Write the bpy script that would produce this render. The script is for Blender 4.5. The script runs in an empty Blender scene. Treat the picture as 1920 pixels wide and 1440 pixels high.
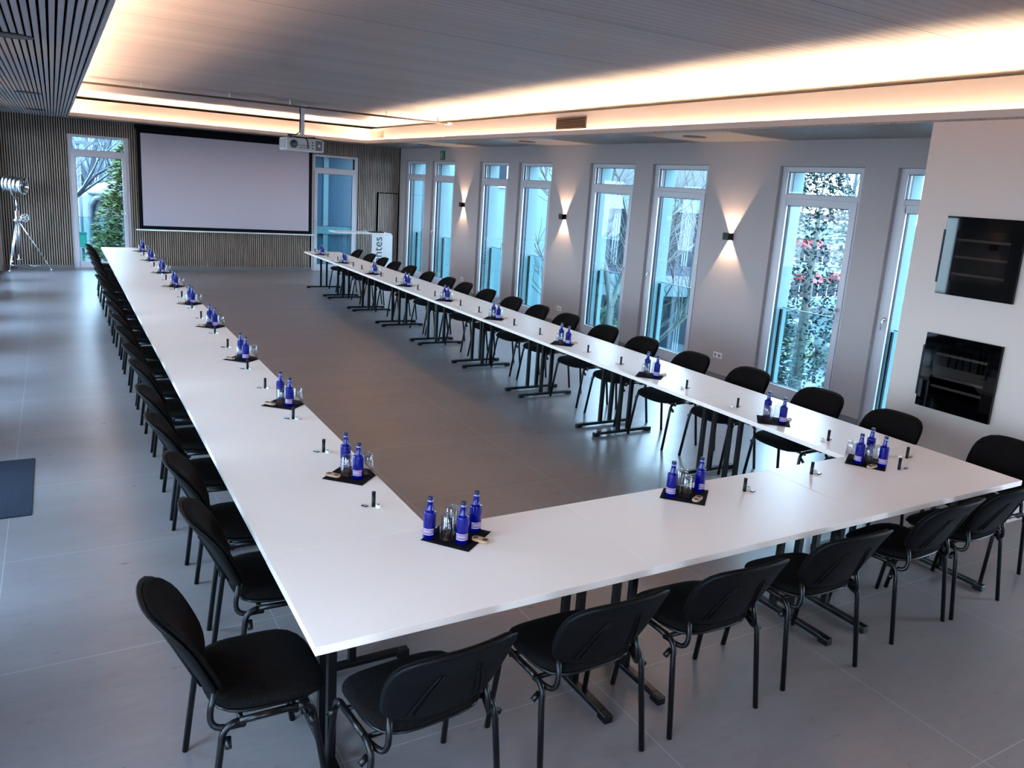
import bpy, bmesh, math, random
from mathutils import Vector, Matrix, Euler
PI = math.pi
random.seed(7)
SC = bpy.context.scene
COL = SC.collection

# ------------------------------------------------------------------ materials
def new_mat(name):
    m = bpy.data.materials.new(name); m.use_nodes = True
    nt = m.node_tree
    return m, nt, nt.nodes['Principled BSDF']

def principled(name, col, rough=.5, metal=0., spec=.5, coat=0., trans=0., ior=1.45, emit=None, es=0., noise=0., nscale=8., sheen=0.):
    m, nt, b = new_mat(name)
    b.inputs['Base Color'].default_value = (*col, 1)
    b.inputs['Roughness'].default_value = rough
    b.inputs['Metallic'].default_value = metal
    b.inputs['Specular IOR Level'].default_value = spec
    b.inputs['Coat Weight'].default_value = coat
    b.inputs['Transmission Weight'].default_value = trans
    b.inputs['IOR'].default_value = ior
    if sheen:
        b.inputs['Sheen Weight'].default_value = sheen
    if emit:
        b.inputs['Emission Color'].default_value = (*emit, 1)
        b.inputs['Emission Strength'].default_value = es
    if noise:
        tc = nt.nodes.new('ShaderNodeTexCoord')
        n = nt.nodes.new('ShaderNodeTexNoise'); n.inputs['Scale'].default_value = nscale; n.inputs['Detail'].default_value = 5
        mx = nt.nodes.new('ShaderNodeMix'); mx.data_type = 'RGBA'
        mx.inputs[6].default_value = (*[c * (1 - noise) for c in col], 1)
        mx.inputs[7].default_value = (*[min(1, c * (1 + noise)) for c in col], 1)
        nt.links.new(tc.outputs['Object'], n.inputs['Vector'])
        nt.links.new(n.outputs['Fac'], mx.inputs[0])
        nt.links.new(mx.outputs[2], b.inputs['Base Color'])
    return m

def node(nt, t, **kw):
    n = nt.nodes.new(t)
    for k, v in kw.items():
        setattr(n, k, v)
    return n

def math_node(nt, op, a, b=None, c=None):
    n = nt.nodes.new('ShaderNodeMath'); n.operation = op
    for i, v in enumerate((a, b, c)):
        if v is None: continue
        if isinstance(v, (int, float)): n.inputs[i].default_value = v
        else: nt.links.new(v, n.inputs[i])
    return n.outputs[0]

def thin_glass(name, tint, refl=.08, rough=0.0):
    m = bpy.data.materials.new(name); m.use_nodes = True
    nt = m.node_tree; nt.nodes.clear()
    out = node(nt, 'ShaderNodeOutputMaterial')
    tr = node(nt, 'ShaderNodeBsdfTransparent'); tr.inputs['Color'].default_value = (*tint, 1)
    gl = node(nt, 'ShaderNodeBsdfGlossy'); gl.inputs['Roughness'].default_value = rough
    lw = node(nt, 'ShaderNodeLayerWeight'); lw.inputs['Blend'].default_value = .5
    f = math_node(nt, 'POWER', lw.outputs['Facing'], 5.0)
    f = math_node(nt, 'ADD', math_node(nt, 'MULTIPLY', f, 1 - refl), refl)
    mx = node(nt, 'ShaderNodeMixShader')
    nt.links.new(f, mx.inputs[0]); nt.links.new(tr.outputs[0], mx.inputs[1]); nt.links.new(gl.outputs[0], mx.inputs[2])
    nt.links.new(mx.outputs[0], out.inputs[0])
    return m

def floor_material():
    m, nt, b = new_mat('grey_stone_tile')
    geo = node(nt, 'ShaderNodeNewGeometry')
    sep = node(nt, 'ShaderNodeSeparateXYZ'); nt.links.new(geo.outputs['Position'], sep.inputs[0])
    T = 1.35; g = .0028
    def lines(sock, off, per):
        a = math_node(nt, 'ADD', sock, 100 * per - off)
        a = math_node(nt, 'MODULO', a, per)
        a = math_node(nt, 'SUBTRACT', a, per / 2)
        a = math_node(nt, 'ABSOLUTE', a)
        return math_node(nt, 'GREATER_THAN', a, per / 2 - g)
    lx = lines(sep.outputs[0], .22, T); ly = lines(sep.outputs[1], 1.62, 1.30)
    gr = math_node(nt, 'MAXIMUM', lx, ly)
    n1 = node(nt, 'ShaderNodeTexNoise'); n1.inputs['Scale'].default_value = 1.1; n1.inputs['Detail'].default_value = 9; n1.inputs['Roughness'].default_value = .65
    n2 = node(nt, 'ShaderNodeTexNoise'); n2.inputs['Scale'].default_value = 14; n2.inputs['Detail'].default_value = 8; n2.inputs['Roughness'].default_value = .7
    mp = node(nt, 'ShaderNodeMapping'); mp.inputs['Scale'].default_value = (.55, 1.5, 1)
    nt.links.new(geo.outputs['Position'], mp.inputs[0])
    nt.links.new(mp.outputs[0], n1.inputs['Vector']); nt.links.new(mp.outputs[0], n2.inputs['Vector'])
    r1 = node(nt, 'ShaderNodeValToRGB')
    r1.color_ramp.elements[0].position = .3; r1.color_ramp.elements[0].color = (.125, .107, .107, 1)
    r1.color_ramp.elements[1].position = .72; r1.color_ramp.elements[1].color = (.205, .178, .176, 1)
    s = math_node(nt, 'MULTIPLY', n2.outputs['Fac'], .35)
    s = math_node(nt, 'ADD', s, math_node(nt, 'MULTIPLY', n1.outputs['Fac'], .68))
    nt.links.new(s, r1.inputs[0])
    mx = node(nt, 'ShaderNodeMix', data_type='RGBA')
    nt.links.new(gr, mx.inputs[0]); nt.links.new(r1.outputs[0], mx.inputs[6]); mx.inputs[7].default_value = (.27,.26,.26,1)
    nt.links.new(mx.outputs[2], b.inputs['Base Color'])
    ro = math_node(nt, 'MULTIPLY', n2.outputs['Fac'], .22)
    ro = math_node(nt, 'ADD', ro, .20)
    nt.links.new(ro, b.inputs['Roughness'])
    b.inputs['Specular IOR Level'].default_value = .62
    return m

def wood_ceiling_material():
    m, nt, b = new_mat('whitewashed_board')
    geo = node(nt, 'ShaderNodeNewGeometry')
    sep = node(nt, 'ShaderNodeSeparateXYZ'); nt.links.new(geo.outputs['Position'], sep.inputs[0])
    mp = node(nt, 'ShaderNodeMapping'); mp.inputs['Scale'].default_value = (.22, 9, 1)
    nt.links.new(geo.outputs['Position'], mp.inputs[0])
    n = node(nt, 'ShaderNodeTexNoise'); n.inputs['Scale'].default_value = 2.2; n.inputs['Detail'].default_value = 6; n.inputs['Roughness'].default_value = .7
    nt.links.new(mp.outputs[0], n.inputs['Vector'])
    mp2 = node(nt, 'ShaderNodeMapping'); mp2.inputs['Scale'].default_value = (.05, 1.1, 1)
    nt.links.new(geo.outputs['Position'], mp2.inputs[0])
    n2 = node(nt, 'ShaderNodeTexNoise'); n2.inputs['Scale'].default_value = 1.3; n2.inputs['Detail'].default_value = 3
    nt.links.new(mp2.outputs[0], n2.inputs['Vector'])
    w = math_node(nt, 'SINE', math_node(nt, 'MULTIPLY', sep.outputs[1], 2 * PI / .096))
    w = math_node(nt, 'MULTIPLY', w, .07)
    v = math_node(nt, 'ADD', math_node(nt, 'MULTIPLY', n.outputs['Fac'], .55), math_node(nt, 'MULTIPLY', n2.outputs['Fac'], .45))
    v = math_node(nt, 'ADD', v, w)
    r = node(nt, 'ShaderNodeValToRGB')
    r.color_ramp.elements[0].position = .33; r.color_ramp.elements[0].color = (.34, .272, .255, 1)
    r.color_ramp.elements[1].position = .70; r.color_ramp.elements[1].color = (.54, .45, .425, 1)
    nt.links.new(v, r.inputs[0])
    # board joints every 1.55 m
    a = math_node(nt, 'MODULO', math_node(nt, 'ADD', sep.outputs[1], 155 - 1.17), 1.55)
    a = math_node(nt, 'ABSOLUTE', math_node(nt, 'SUBTRACT', a, .775))
    a = math_node(nt, 'GREATER_THAN', a, .775 - .006)
    mx = node(nt, 'ShaderNodeMix', data_type='RGBA')
    nt.links.new(a, mx.inputs[0]); nt.links.new(r.outputs[0], mx.inputs[6]); mx.inputs[7].default_value = (.05, .04, .035, 1)
    nt.links.new(mx.outputs[2], b.inputs['Base Color'])
    b.inputs['Roughness'].default_value = .45
    return m

def slat_material(name, c0, c1, rough=.5):
    m, nt, b = new_mat(name)
    geo = node(nt, 'ShaderNodeNewGeometry')
    mp = node(nt, 'ShaderNodeMapping'); mp.inputs['Scale'].default_value = (9, 9, .8)
    nt.links.new(geo.outputs['Position'], mp.inputs[0])
    n = node(nt, 'ShaderNodeTexNoise'); n.inputs['Scale'].default_value = 3; n.inputs['Detail'].default_value = 4
    nt.links.new(mp.outputs[0], n.inputs['Vector'])
    r = node(nt, 'ShaderNodeValToRGB')
    r.color_ramp.elements[0].position = .3; r.color_ramp.elements[0].color = (*c0, 1)
    r.color_ramp.elements[1].position = .7; r.color_ramp.elements[1].color = (*c1, 1)
    nt.links.new(n.outputs['Fac'], r.inputs[0]); nt.links.new(r.outputs[0], b.inputs['Base Color'])
    b.inputs['Roughness'].default_value = rough
    return m

def plaster(name, col):
    m, nt, b = new_mat(name)
    geo = node(nt, 'ShaderNodeNewGeometry')
    n = node(nt, 'ShaderNodeTexNoise'); n.inputs['Scale'].default_value = 160; n.inputs['Detail'].default_value = 2
    nt.links.new(geo.outputs['Position'], n.inputs['Vector'])
    bp = node(nt, 'ShaderNodeBump'); bp.inputs['Strength'].default_value = .08; bp.inputs['Distance'].default_value = .002
    nt.links.new(n.outputs['Fac'], bp.inputs['Height']); nt.links.new(bp.outputs[0], b.inputs['Normal'])
    b.inputs['Base Color'].default_value = (*col, 1); b.inputs['Roughness'].default_value = .75
    b.inputs['Specular IOR Level'].default_value = .3
    return m

def fabric(name, c0, c1):
    m, nt, b = new_mat(name)
    tc = node(nt, 'ShaderNodeTexCoord')
    n = node(nt, 'ShaderNodeTexNoise'); n.inputs['Scale'].default_value = 140; n.inputs['Detail'].default_value = 3
    nt.links.new(tc.outputs['Object'], n.inputs['Vector'])
    r = node(nt, 'ShaderNodeValToRGB')
    r.color_ramp.elements[0].position = .35; r.color_ramp.elements[0].color = (*c0, 1)
    r.color_ramp.elements[1].position = .7; r.color_ramp.elements[1].color = (*c1, 1)
    nt.links.new(n.outputs['Fac'], r.inputs[0]); nt.links.new(r.outputs[0], b.inputs['Base Color'])
    b.inputs['Roughness'].default_value = .95; b.inputs['Specular IOR Level'].default_value = .06
    return m

M = {}
M['floor'] = floor_material()
M['ceil'] = wood_ceiling_material()
M['slat_wall'] = slat_material('oak_slat', (.20, .148, .115), (.31, .240, .195))
M['slat_ceil'] = slat_material('pale_slat', (.38, .35, .36), (.47, .435, .44))
M['felt'] = principled('black_felt', (.001, .001, .001), .95, spec=.0)
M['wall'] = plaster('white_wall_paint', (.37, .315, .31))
M['cove'] = plaster('cove_paint', (.50, .45, .42))
M['soffit'] = slat_material('grey_board', (.17, .145, .13), (.27, .235, .215), .35)
M['skirt'] = principled('grey_skirting_tile', (.13, .128, .13), .5)
M['pvc'] = principled('white_window_frame', (.50, .47, .50), .35)
M['rail_paint'] = principled('lavender_grey_paint', (.035, .042, .060), .5)
M['gasket'] = principled('dark_window_seal', (.003, .005, .008), .5, spec=.2)
M['pane'] = thin_glass('window_glass', (.84, .93, .95), .012)
M['rail_glass'] = thin_glass('railing_glass', (.80, .93, .93), .06)
M['edgeglass'] = principled('polished_glass_edge', (.10, .16, .16), .3)
M['steel'] = principled('brushed_steel', (.55, .55, .56), .3, 1)
LEDC = (1, .70, .46)
M['led_lo'] = principled('warm_led_ledge', (1, .8, .6), .5, emit=LEDC, es=24)
M['led_hi'] = principled('warm_led_room', (1, .8, .6), .5, emit=LEDC, es=330)
M['led_up'] = principled('warm_led_gap', (1, .8, .6), .5, emit=LEDC, es=50)
M['table'] = principled('white_laminate', (.93, .785, .69), .33, spec=.5, noise=.015, nscale=3)
M['table_edge'] = principled('white_edge_band', (.62, .60, .60), .3, spec=.6)
M['blackmetal'] = principled('black_steel', (.002, .002, .0025), .30, spec=.32)
M['blackplastic'] = principled('black_plastic', (.0022, .0022, .003), .40, spec=.30)
M['fabric'] = fabric('charcoal_fabric', (.0020, .0018, .0020), (.0085, .0072, .0070))
M['shell'] = principled('matte_black_shell', (.0012, .0012, .0018), .55, spec=.16)
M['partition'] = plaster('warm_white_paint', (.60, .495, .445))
M['screen'] = principled('projection_screen', (.43, .38, .425), .9, spec=.1)
M['matteblack'] = principled('matte_black', (.004, .004, .005), .8, spec=.1)
M['whiteplastic'] = principled('white_plastic', (.70, .69, .69), .4)
M['chrome'] = principled('polished_chrome', (.72, .73, .75), .12, 1)
M['darkglass'] = principled('dark_lens_glass', (.01, .03, .035), .05, spec=.8, coat=1)
M['blueglass'] = principled('cobalt_glass', (.0006, .0018, .15), .08, spec=.35, trans=.15, coat=.12, noise=.25, nscale=30)
M['cap'] = principled('dark_blue_cap', (.012, .016, .06), .3, .4)
M['ring'] = principled('silver_ring', (.25, .25, .45), .3, .6)
M['label'] = principled('mauve_paper_label', (.20, .13, .24), .6)
M['labelink'] = principled('pale_label_print', (.70, .58, .72), .6)
M['tumbler'] = thin_glass('clear_tumbler_glass', (.93, .95, .96), .11, .03)
M['napkin'] = fabric('black_napkin', (.003, .003, .004), (.008, .008, .011))
M['wood'] = slat_material('beech_wood', (.42, .25, .14), (.56, .36, .22), .45)
M['darkhole'] = principled('dark_recess', (.06, .03, .015), .6)
M['mat'] = fabric('charcoal_mat', (.010, .013, .02), (.035, .042, .055))
M['ovenglass'] = principled('black_appliance_glass', (.001, .001, .0015), .03, spec=.28)
M['ovenpane'] = thin_glass('smoked_glass', (.50, .50, .52), .035)
M['shelf'] = principled('beige_shelf_front', (.42, .35, .29), .5)
M['green'] = principled('exit_green', (.0, .05, .025), .4)
M['greenwhite'] = principled('exit_pictogram', (.45, .60, .45), .4)
M['socket_hole'] = principled('socket_recess', (.25, .24, .24), .5)
M['brown_grille'] = principled('bronze_grille', (.07, .045, .03), .4, .4)
M['beige_grille'] = principled('beige_grille', (.36, .29, .22), .5)
M['dark'] = principled('dark_grey', (.03, .035, .04), .5)
M['lightgrey'] = principled('light_grey_panel', (.42, .42, .43), .5)

# ------------------------------------------------------------------ mesh helpers
class MB:
    def __init__(s): s.bm = bmesh.new(); s.mi = 0
    def _f(s, vs, smooth=False, mi=None):
        try:
            f = s.bm.faces.new(vs); f.smooth = smooth; f.material_index = s.mi if mi is None else mi
            return f
        except ValueError:
            return None
    def box(s, x0, x1, y0, y1, z0, z1, mat=None, mi=None):
        co = [(x0, y0, z0), (x1, y0, z0), (x1, y1, z0), (x0, y1, z0), (x0, y0, z1), (x1, y0, z1), (x1, y1, z1), (x0, y1, z1)]
        if mat: co = [mat @ Vector(c) for c in co]
        v = [s.bm.verts.new(c) for c in co]
        for q in ((0, 3, 2, 1), (4, 5, 6, 7), (0, 1, 5, 4), (1, 2, 6, 5), (2, 3, 7, 6), (3, 0, 4, 7)):
            s._f([v[i] for i in q], mi=mi)
        return s
    def cbox(s, cx, cy, cz, sx, sy, sz, mat=None, mi=None):
        return s.box(cx - sx / 2, cx + sx / 2, cy - sy / 2, cy + sy / 2, cz - sz / 2, cz + sz / 2, mat, mi)
    def tube(s, pts, r, n=8, ry=None, caps=True, smooth=True, mi=None):
        pts = [Vector(p) for p in pts]; rings = []
        rr = r if isinstance(r, (list, tuple)) else [r] * len(pts)
        up = None
        for i, p in enumerate(pts):
            if i == 0: t = pts[1] - p
            elif i == len(pts) - 1: t = p - pts[i - 1]
            else: t = (pts[i + 1] - p).normalized() + (p - pts[i - 1]).normalized()
            t.normalize()
            if up is None:
                up = Vector((1, 0, 0)) if abs(t.x) < .9 else Vector((0, 1, 0))
            a = (up - t * up.dot(t)).normalized(); up = a
            b = t.cross(a)
            ring = []
            for k in range(n):
                th = 2 * PI * k / n
                q = p + a * math.cos(th) * rr[i] + b * math.sin(th) * (ry if ry else rr[i])
                ring.append(s.bm.verts.new(q))
            rings.append(ring)
        for i in range(len(rings) - 1):
            for k in range(n):
                s._f([rings[i][k], rings[i][(k + 1) % n], rings[i + 1][(k + 1) % n], rings[i + 1][k]], smooth, mi)
        if caps:
            s._f(rings[0][::-1], mi=mi); s._f(rings[-1], mi=mi)
        return s
    def lathe(s, prof, n=20, c=(0, 0, 0), mat=None, smooth=True, mi=None):
        rings = []
        for (r, z) in prof:
            if r <= 1e-6:
                co = Vector((c[0], c[1], c[2] + z)); co = mat @ co if mat else co
                rings.append([s.bm.verts.new(co)])
            else:
                ring = []
                for k in range(n):
                    th = 2 * PI * k / n
                    co = Vector((c[0] + r * math.cos(th), c[1] + r * math.sin(th), c[2] + z))
                    ring.append(s.bm.verts.new(mat @ co if mat else co))
                rings.append(ring)
        for i in range(len(rings) - 1):
            a, b = rings[i], rings[i + 1]
            for k in range(n):
                k2 = (k + 1) % n
                if len(a) == 1 and len(b) == 1: continue
                if len(a) == 1: s._f([a[0], b[k2], b[k]], smooth, mi)
                elif len(b) == 1: s._f([a[k], a[k2], b[0]], smooth, mi)
                else: s._f([a[k], a[k2], b[k2], b[k]], smooth, mi)
        return s
    def prism(s, poly, z0, z1, mat=None, mi=None):
        lo = [s.bm.verts.new((mat @ Vector((x, y, z0))) if mat else (x, y, z0)) for x, y in poly]
        hi = [s.bm.verts.new((mat @ Vector((x, y, z1))) if mat else (x, y, z1)) for x, y in poly]
        n = len(poly)
        s._f(lo[::-1], mi=mi); s._f(hi, mi=mi)
        for k in range(n): s._f([lo[k], lo[(k + 1) % n], hi[(k + 1) % n], hi[k]], mi=mi)
        return s
    def quad(s, a, b, c, d, mi=None):
        s._f([s.bm.verts.new(q) for q in (a, b, c, d)], mi=mi); return s
    def build(s, name, mat, parent=None, bevel=0, smooth=None):
        bmesh.ops.recalc_face_normals(s.bm, faces=s.bm.faces[:])
        me = bpy.data.meshes.new(name); s.bm.to_mesh(me); s.bm.free()
        mats = mat if isinstance(mat, (list, tuple)) else [mat]
        for m in mats: me.materials.append(m)
        o = bpy.data.objects.new(name, me); COL.objects.link(o)
        if parent: o.parent = parent
        if bevel:
            b = o.modifiers.new('bevel', 'BEVEL'); b.width = bevel; b.segments = 2; b.limit_method = 'ANGLE'; b.angle_limit = .6
        return o

def thing(name, label, cat, loc=(0, 0, 0), rz=0, group=None, kind=None):
    o = bpy.data.objects.new(name, None); COL.objects.link(o)
    o.empty_display_size = .1
    o.location = loc; o.rotation_euler = (0, 0, rz)
    if label: o['label'] = label
    if cat: o['category'] = cat
    if group: o['group'] = group
    if kind: o['kind'] = kind
    return o

def tag(o, label, cat, group=None, kind=None):
    o['label'] = label; o['category'] = cat
    if group: o['group'] = group
    if kind: o['kind'] = kind
    return o

def structure(o, label=None):
    o['kind'] = 'structure'
    if label: o['label'] = label
    return o

KIDS = {}
def register(root):
    KIDS[root.name] = [(c, [g for g in COL.objects if g.parent == c]) for c in COL.objects if c.parent == root]
def dup(root, loc, rz, label, group=None):
    r = root.copy(); COL.objects.link(r); r.location = loc; r.rotation_euler = (0, 0, rz)
    r['label'] = label
    if group: r['group'] = group
    for c, gs in KIDS[root.name]:
        d = c.copy(); COL.objects.link(d); d.parent = r
        for g in gs:
            e = g.copy(); COL.objects.link(e); e.parent = d
    return r

ORD = ['zeroth', 'first', 'second', 'third', 'fourth', 'fifth', 'sixth', 'seventh', 'eighth', 'ninth', 'tenth', 'eleventh', 'twelfth',
       'thirteenth', 'fourteenth', 'fifteenth', 'sixteenth', 'seventeenth', 'eighteenth', 'nineteenth', 'twentieth']

def text_mesh(body, size, depth, name='txt'):
    cu = bpy.data.curves.new(name, 'FONT'); cu.body = body; cu.size = size; cu.extrude = depth
    cu.align_x = 'CENTER'; cu.align_y = 'CENTER'
    o = bpy.data.objects.new(name, cu); COL.objects.link(o)
    dg = bpy.context.evaluated_depsgraph_get(); dg.update()
    me = bpy.data.meshes.new_from_object(o.evaluated_get(dg))
    COL.objects.unlink(o); bpy.data.objects.remove(o); bpy.data.curves.remove(cu)
    return me

# ------------------------------------------------------------------ dimensions
XR, XL, YF, YN = 7.407, -1.78, 18.318, -5.0
XO = 7.90                         # outer face of right wall
ZS = 3.35                         # underside of soffits
ZC = 3.80                         # main ceiling
LIPR, LIPL, LIPF = 6.12, -.40, 17.45
WZ = 3.03                         # head of window openings
RW = [(1.87, 3.149), (3.587, 4.87), (6.206, 7.479), (7.928, 9.216), (10.483, 11.76), (12.208, 13.51), (14.82, 16.14), (16.56, 17.90)]
FW = [(-.445, .785), (5.005, 6.245)]

# ------------------------------------------------------------------ room shell
b = MB(); b.box(XL - .5, XO, YN - .3, YF + .5, -.25, 0)
structure(b.build('floor', M['floor']), 'large grey stone-look floor tiles with fine joints')

def wall_with_openings(u0, u1, z0, z1, ops, zt, place, zb=0.0):
    """boxes along u between openings; place(u0,u1,z0,z1,mb)"""
    mb = MB(); u = u0
    for a, c in sorted(ops):
        if a > u: place(mb, u, a, z0, z1)
        place(mb, a, c, zt, z1)
        if zb > z0: place(mb, a, c, z0, zb)
        u = c
    if u < u1: place(mb, u, u1, z0, z1)
    return mb

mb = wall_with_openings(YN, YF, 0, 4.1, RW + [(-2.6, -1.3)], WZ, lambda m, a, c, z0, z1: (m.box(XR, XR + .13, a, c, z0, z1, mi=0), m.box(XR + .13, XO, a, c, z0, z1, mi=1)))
M['white_render'] = principled('white_render_baked_tint', (.10, .165, .175), .8)  # white render; dimming and cyan tint of the view through glass put into colour
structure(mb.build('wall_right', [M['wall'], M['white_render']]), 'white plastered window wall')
mb = wall_with_openings(YN, YF, 0, 4.1, RW + [(-.7, .55), (-2.6, -1.3)], WZ, lambda m, a, c, z0, z1: m.box(XL - .49, XL, a, c, z0, z1))
structure(mb.build('wall_left', M['wall']), 'white plastered window wall on the left')
mb = wall_with_openings(XL - .49, XO, 0, 4.1, FW, WZ - .02, lambda m, a, c, z0, z1: m.box(a, c, YF + .03, YF + .5, z0, z1))
mb.mi = 1
u = XL
GAPS = sorted(FW)
structure(mb.build('wall_back', [M['felt'], M['slat_wall']]), 'screen wall carcass')
FILL_NW = [(-1.45, -.15), (5.35, 6.65)]  # unseen openings added behind the camera to fill the near floor with daylight
mb = wall_with_openings(XL - .49, XO, 0, 4.1, FILL_NW, WZ, lambda m, a, c, z0, z1: m.box(a, c, YN - .3, YN, z0, z1))
structure(mb.build('wall_front', M['wall']), 'white wall with added fill-light windows behind the camera')

# slats on the screen wall (surface pattern of one wall: one mesh)
mb = MB(); p = .0475; x = XL + .01
while x < XR - .02:
    x1 = x + .028
    op = next(((a, c) for a, c in FW if x1 > a - .002 and x < c + .002), None)
    if op: mb.box(x, x1, YF - .002, YF + .03, WZ - .02, ZS + .02)
    elif 6.735 < x < 7.36: mb.box(x, x1, YF - .002, YF + .03, 2.15, ZS + .02)
    else: mb.box(x, x1, YF - .002, YF + .03, .085, ZS + .02)
    x += p
structure(mb.build('trim_1', M['slat_wall']), 'vertical oak slat cladding of the screen wall')

# slatted concealed door near the right corner
d = thing('door_1', 'tall flush door clad in the same vertical slats beside the window wall', None, (6.74, YF, 0), kind='structure')
MB().box(.05, .63, -.05, .02, .085, 2.125).build('door_leaf', M['felt'], d)
mb = MB(); x = .055
while x < .61:
    mb.box(x, x + .03, -.065, -.049, .085, 2.125); x += .0475
mb.build('slat_face', M['slat_wall'], d)

# skirting
mb = MB(); ys = [YN] + [v for a, c in RW for v in (a, c)] + [YF]
for i in range(0, len(ys), 2):
    if ys[i + 1] > 2.0 or i == 0: mb.box(XR - .016, XR, max(ys[i], YN), ys[i + 1], 0, .085)
structure(mb.build('baseboard_right', M['skirt']), 'dark grey tile skirting')
mb = MB()
for a, c in ((XL, FW[0][0]), (FW[0][1], FW[1][0]), (FW[1][1], XR)): mb.box(a, c, YF - .02, YF + .03, 0, .085)
structure(mb.build('baseboard_back', M['skirt']), 'grey tile skirting')
mb = MB()
for i in range(0, len(ys), 2): mb.box(XL, XL + .016, ys[i], ys[i + 1], 0, .085)
structure(mb.build('baseboard_left', M['skirt']), 'grey tile skirting')

# partition wall carrying the two coolers
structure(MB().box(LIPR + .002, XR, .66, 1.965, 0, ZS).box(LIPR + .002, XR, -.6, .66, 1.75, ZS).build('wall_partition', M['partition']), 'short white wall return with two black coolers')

# ceilings
structure(MB().box(LIPL - .25, LIPR + .25, YN, LIPF + .22, ZC, ZC + .05).build('ceiling', M['ceil']), 'pale wood-effect ceiling boards')
structure(MB().box(LIPR, XR, YN, YF, ZS, ZS + .02).build('ceiling_soffit_right', M['soffit']), 'grey board soffit above the windows')
structure(MB().box(LIPL, LIPR, LIPF, YF + .03, ZS, ZS + .02).build('ceiling_soffit_back', M['soffit']), 'grey board soffit at the screen wall')
structure(MB().box(XL, LIPL, YN, YF + .03, ZS + .03, ZS + .05).build('ceiling_soffit_left', M['felt']), 'black felt behind the slats')
mb = MB(); x = LIPL - .045
mb.box(LIPL - .028, LIPL, YN, YF, ZS, ZS + .10)
while x > XL:
    mb.box(x - .0318, x, YN, YF, ZS, ZS + .03); x -= .0475
structure(mb.build('trim_2', M['slat_ceil']), 'pale slatted soffit on the left side')
# lips of the light cove
mb = MB()
mb.box(LIPR, LIPR + .02, YN, LIPF, ZS + .02, ZS + .085)
mb.box(LIPL, LIPR + .02, LIPF, LIPF + .02, ZS + .02, ZS + .085)
structure(mb.build('trim_3', M['cove']), 'white lip of the lit ceiling cove')
# cove upstands (stop short of the ceiling: light escapes through the gap)
mb = MB()
mb.box(LIPR + .20, LIPR + .215, YN, LIPF + .2, ZS + .02, ZC - .065)
mb.box(LIPL - .2, LIPR + .215, LIPF + .2, LIPF + .215, ZS + .02, ZC - .065)
mb.box(LIPR + .215, LIPR + .27, YN, LIPF + .2, ZC - .10, ZC - .094); mb.box(LIPL - .2, LIPR + .27, LIPF + .215, LIPF + .27, ZC - .10, ZC - .094)
mb.box(LIPL - .215, LIPL - .2, YN, LIPF + .215, ZS + .05, ZC - .065)
structure(mb.build('trim_4', M['cove']), 'cream upstand of the lit ceiling cove')
mb = MB()
mb.box(LIPR + .215, XR, YN, YF, ZC - .001, ZC + .05); mb.box(LIPL - .25, LIPR + .25, LIPF + .22, YF + .03, ZC - .001, ZC + .05)
mb.box(XL, LIPL - .215, YN, YF, ZC - .001, ZC + .05)
structure(mb.build('ceiling_void', M['cove']), 'ceiling deck above the soffits')

def led(segs, nrm, mat, label, hw=.006):
    mb = MB(); nv = Vector(nrm).normalized()
    for (a, c) in segs:
        a = Vector(a); c = Vector(c); n = max(1, int((c - a).length / .6)); dvec = (c - a) / n
        side = dvec.cross(nv).normalized() * hw
        for k in range(n):
            p0 = a + dvec * k; p1 = p0 + dvec
            q = [p0 - side, p1 - side, p1 + side, p0 + side]
            if (q[1] - q[0]).cross(q[2] - q[0]).dot(nv) < 0: q.reverse()
            vs = [mb.bm.verts.new(v) for v in q]; mb.bm.faces.new(vs)
    me = bpy.data.meshes.new('led_strip'); mb.bm.to_mesh(me); mb.bm.free(); me.materials.append(mat)
    o = bpy.data.objects.new('led_strip', me); COL.objects.link(o)
    tag(o, label, 'light strip')
    return o
zl = ZS + .028
led([((LIPR + .06, YN, zl), (LIPR + .06, LIPF + .06, zl))], (0, 0, 1), M['led_lo'], 'warm light strip on the cove ledge along the window side')
led([((LIPL, LIPF + .06, zl), (LIPR + .06, LIPF + .06, zl))], (0, 0, 1), M['led_lo'], 'warm light strip on the cove ledge above the projection screen')
zb = ZS + .045
led([((LIPR + .18, YN, zb), (LIPR + .18, LIPF + .16, zb))], (-.85, 0, .5), M['led_hi'], 'warm light strip facing the room along the window side cove', .008)
led([((LIPL, LIPF + .18, zb), (LIPR + .18, LIPF + .18, zb))], (0, -.85, .5), M['led_hi'], 'warm light strip facing the room in the screen wall cove', .008)
led([((LIPL - .16, YN, ZS + .07), (LIPL - .16, LIPF, ZS + .07))], (.85, 0, .5), M['led_hi'], 'warm light strip hidden behind the slatted soffit edge', .008)
zu = ZC - .09
led([((LIPR + .24, YN, zu), (LIPR + .24, LIPF + .2, zu))], (-.2, 0, 1), M['led_up'], 'warm light strip above the long cove upstand by the windows')
led([((LIPL - .2, LIPF + .24, zu), (LIPR + .2, LIPF + .24, zu))], (0, -.2, 1), M['led_up'], 'warm light strip above the cove upstand at the screen wall')

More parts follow.
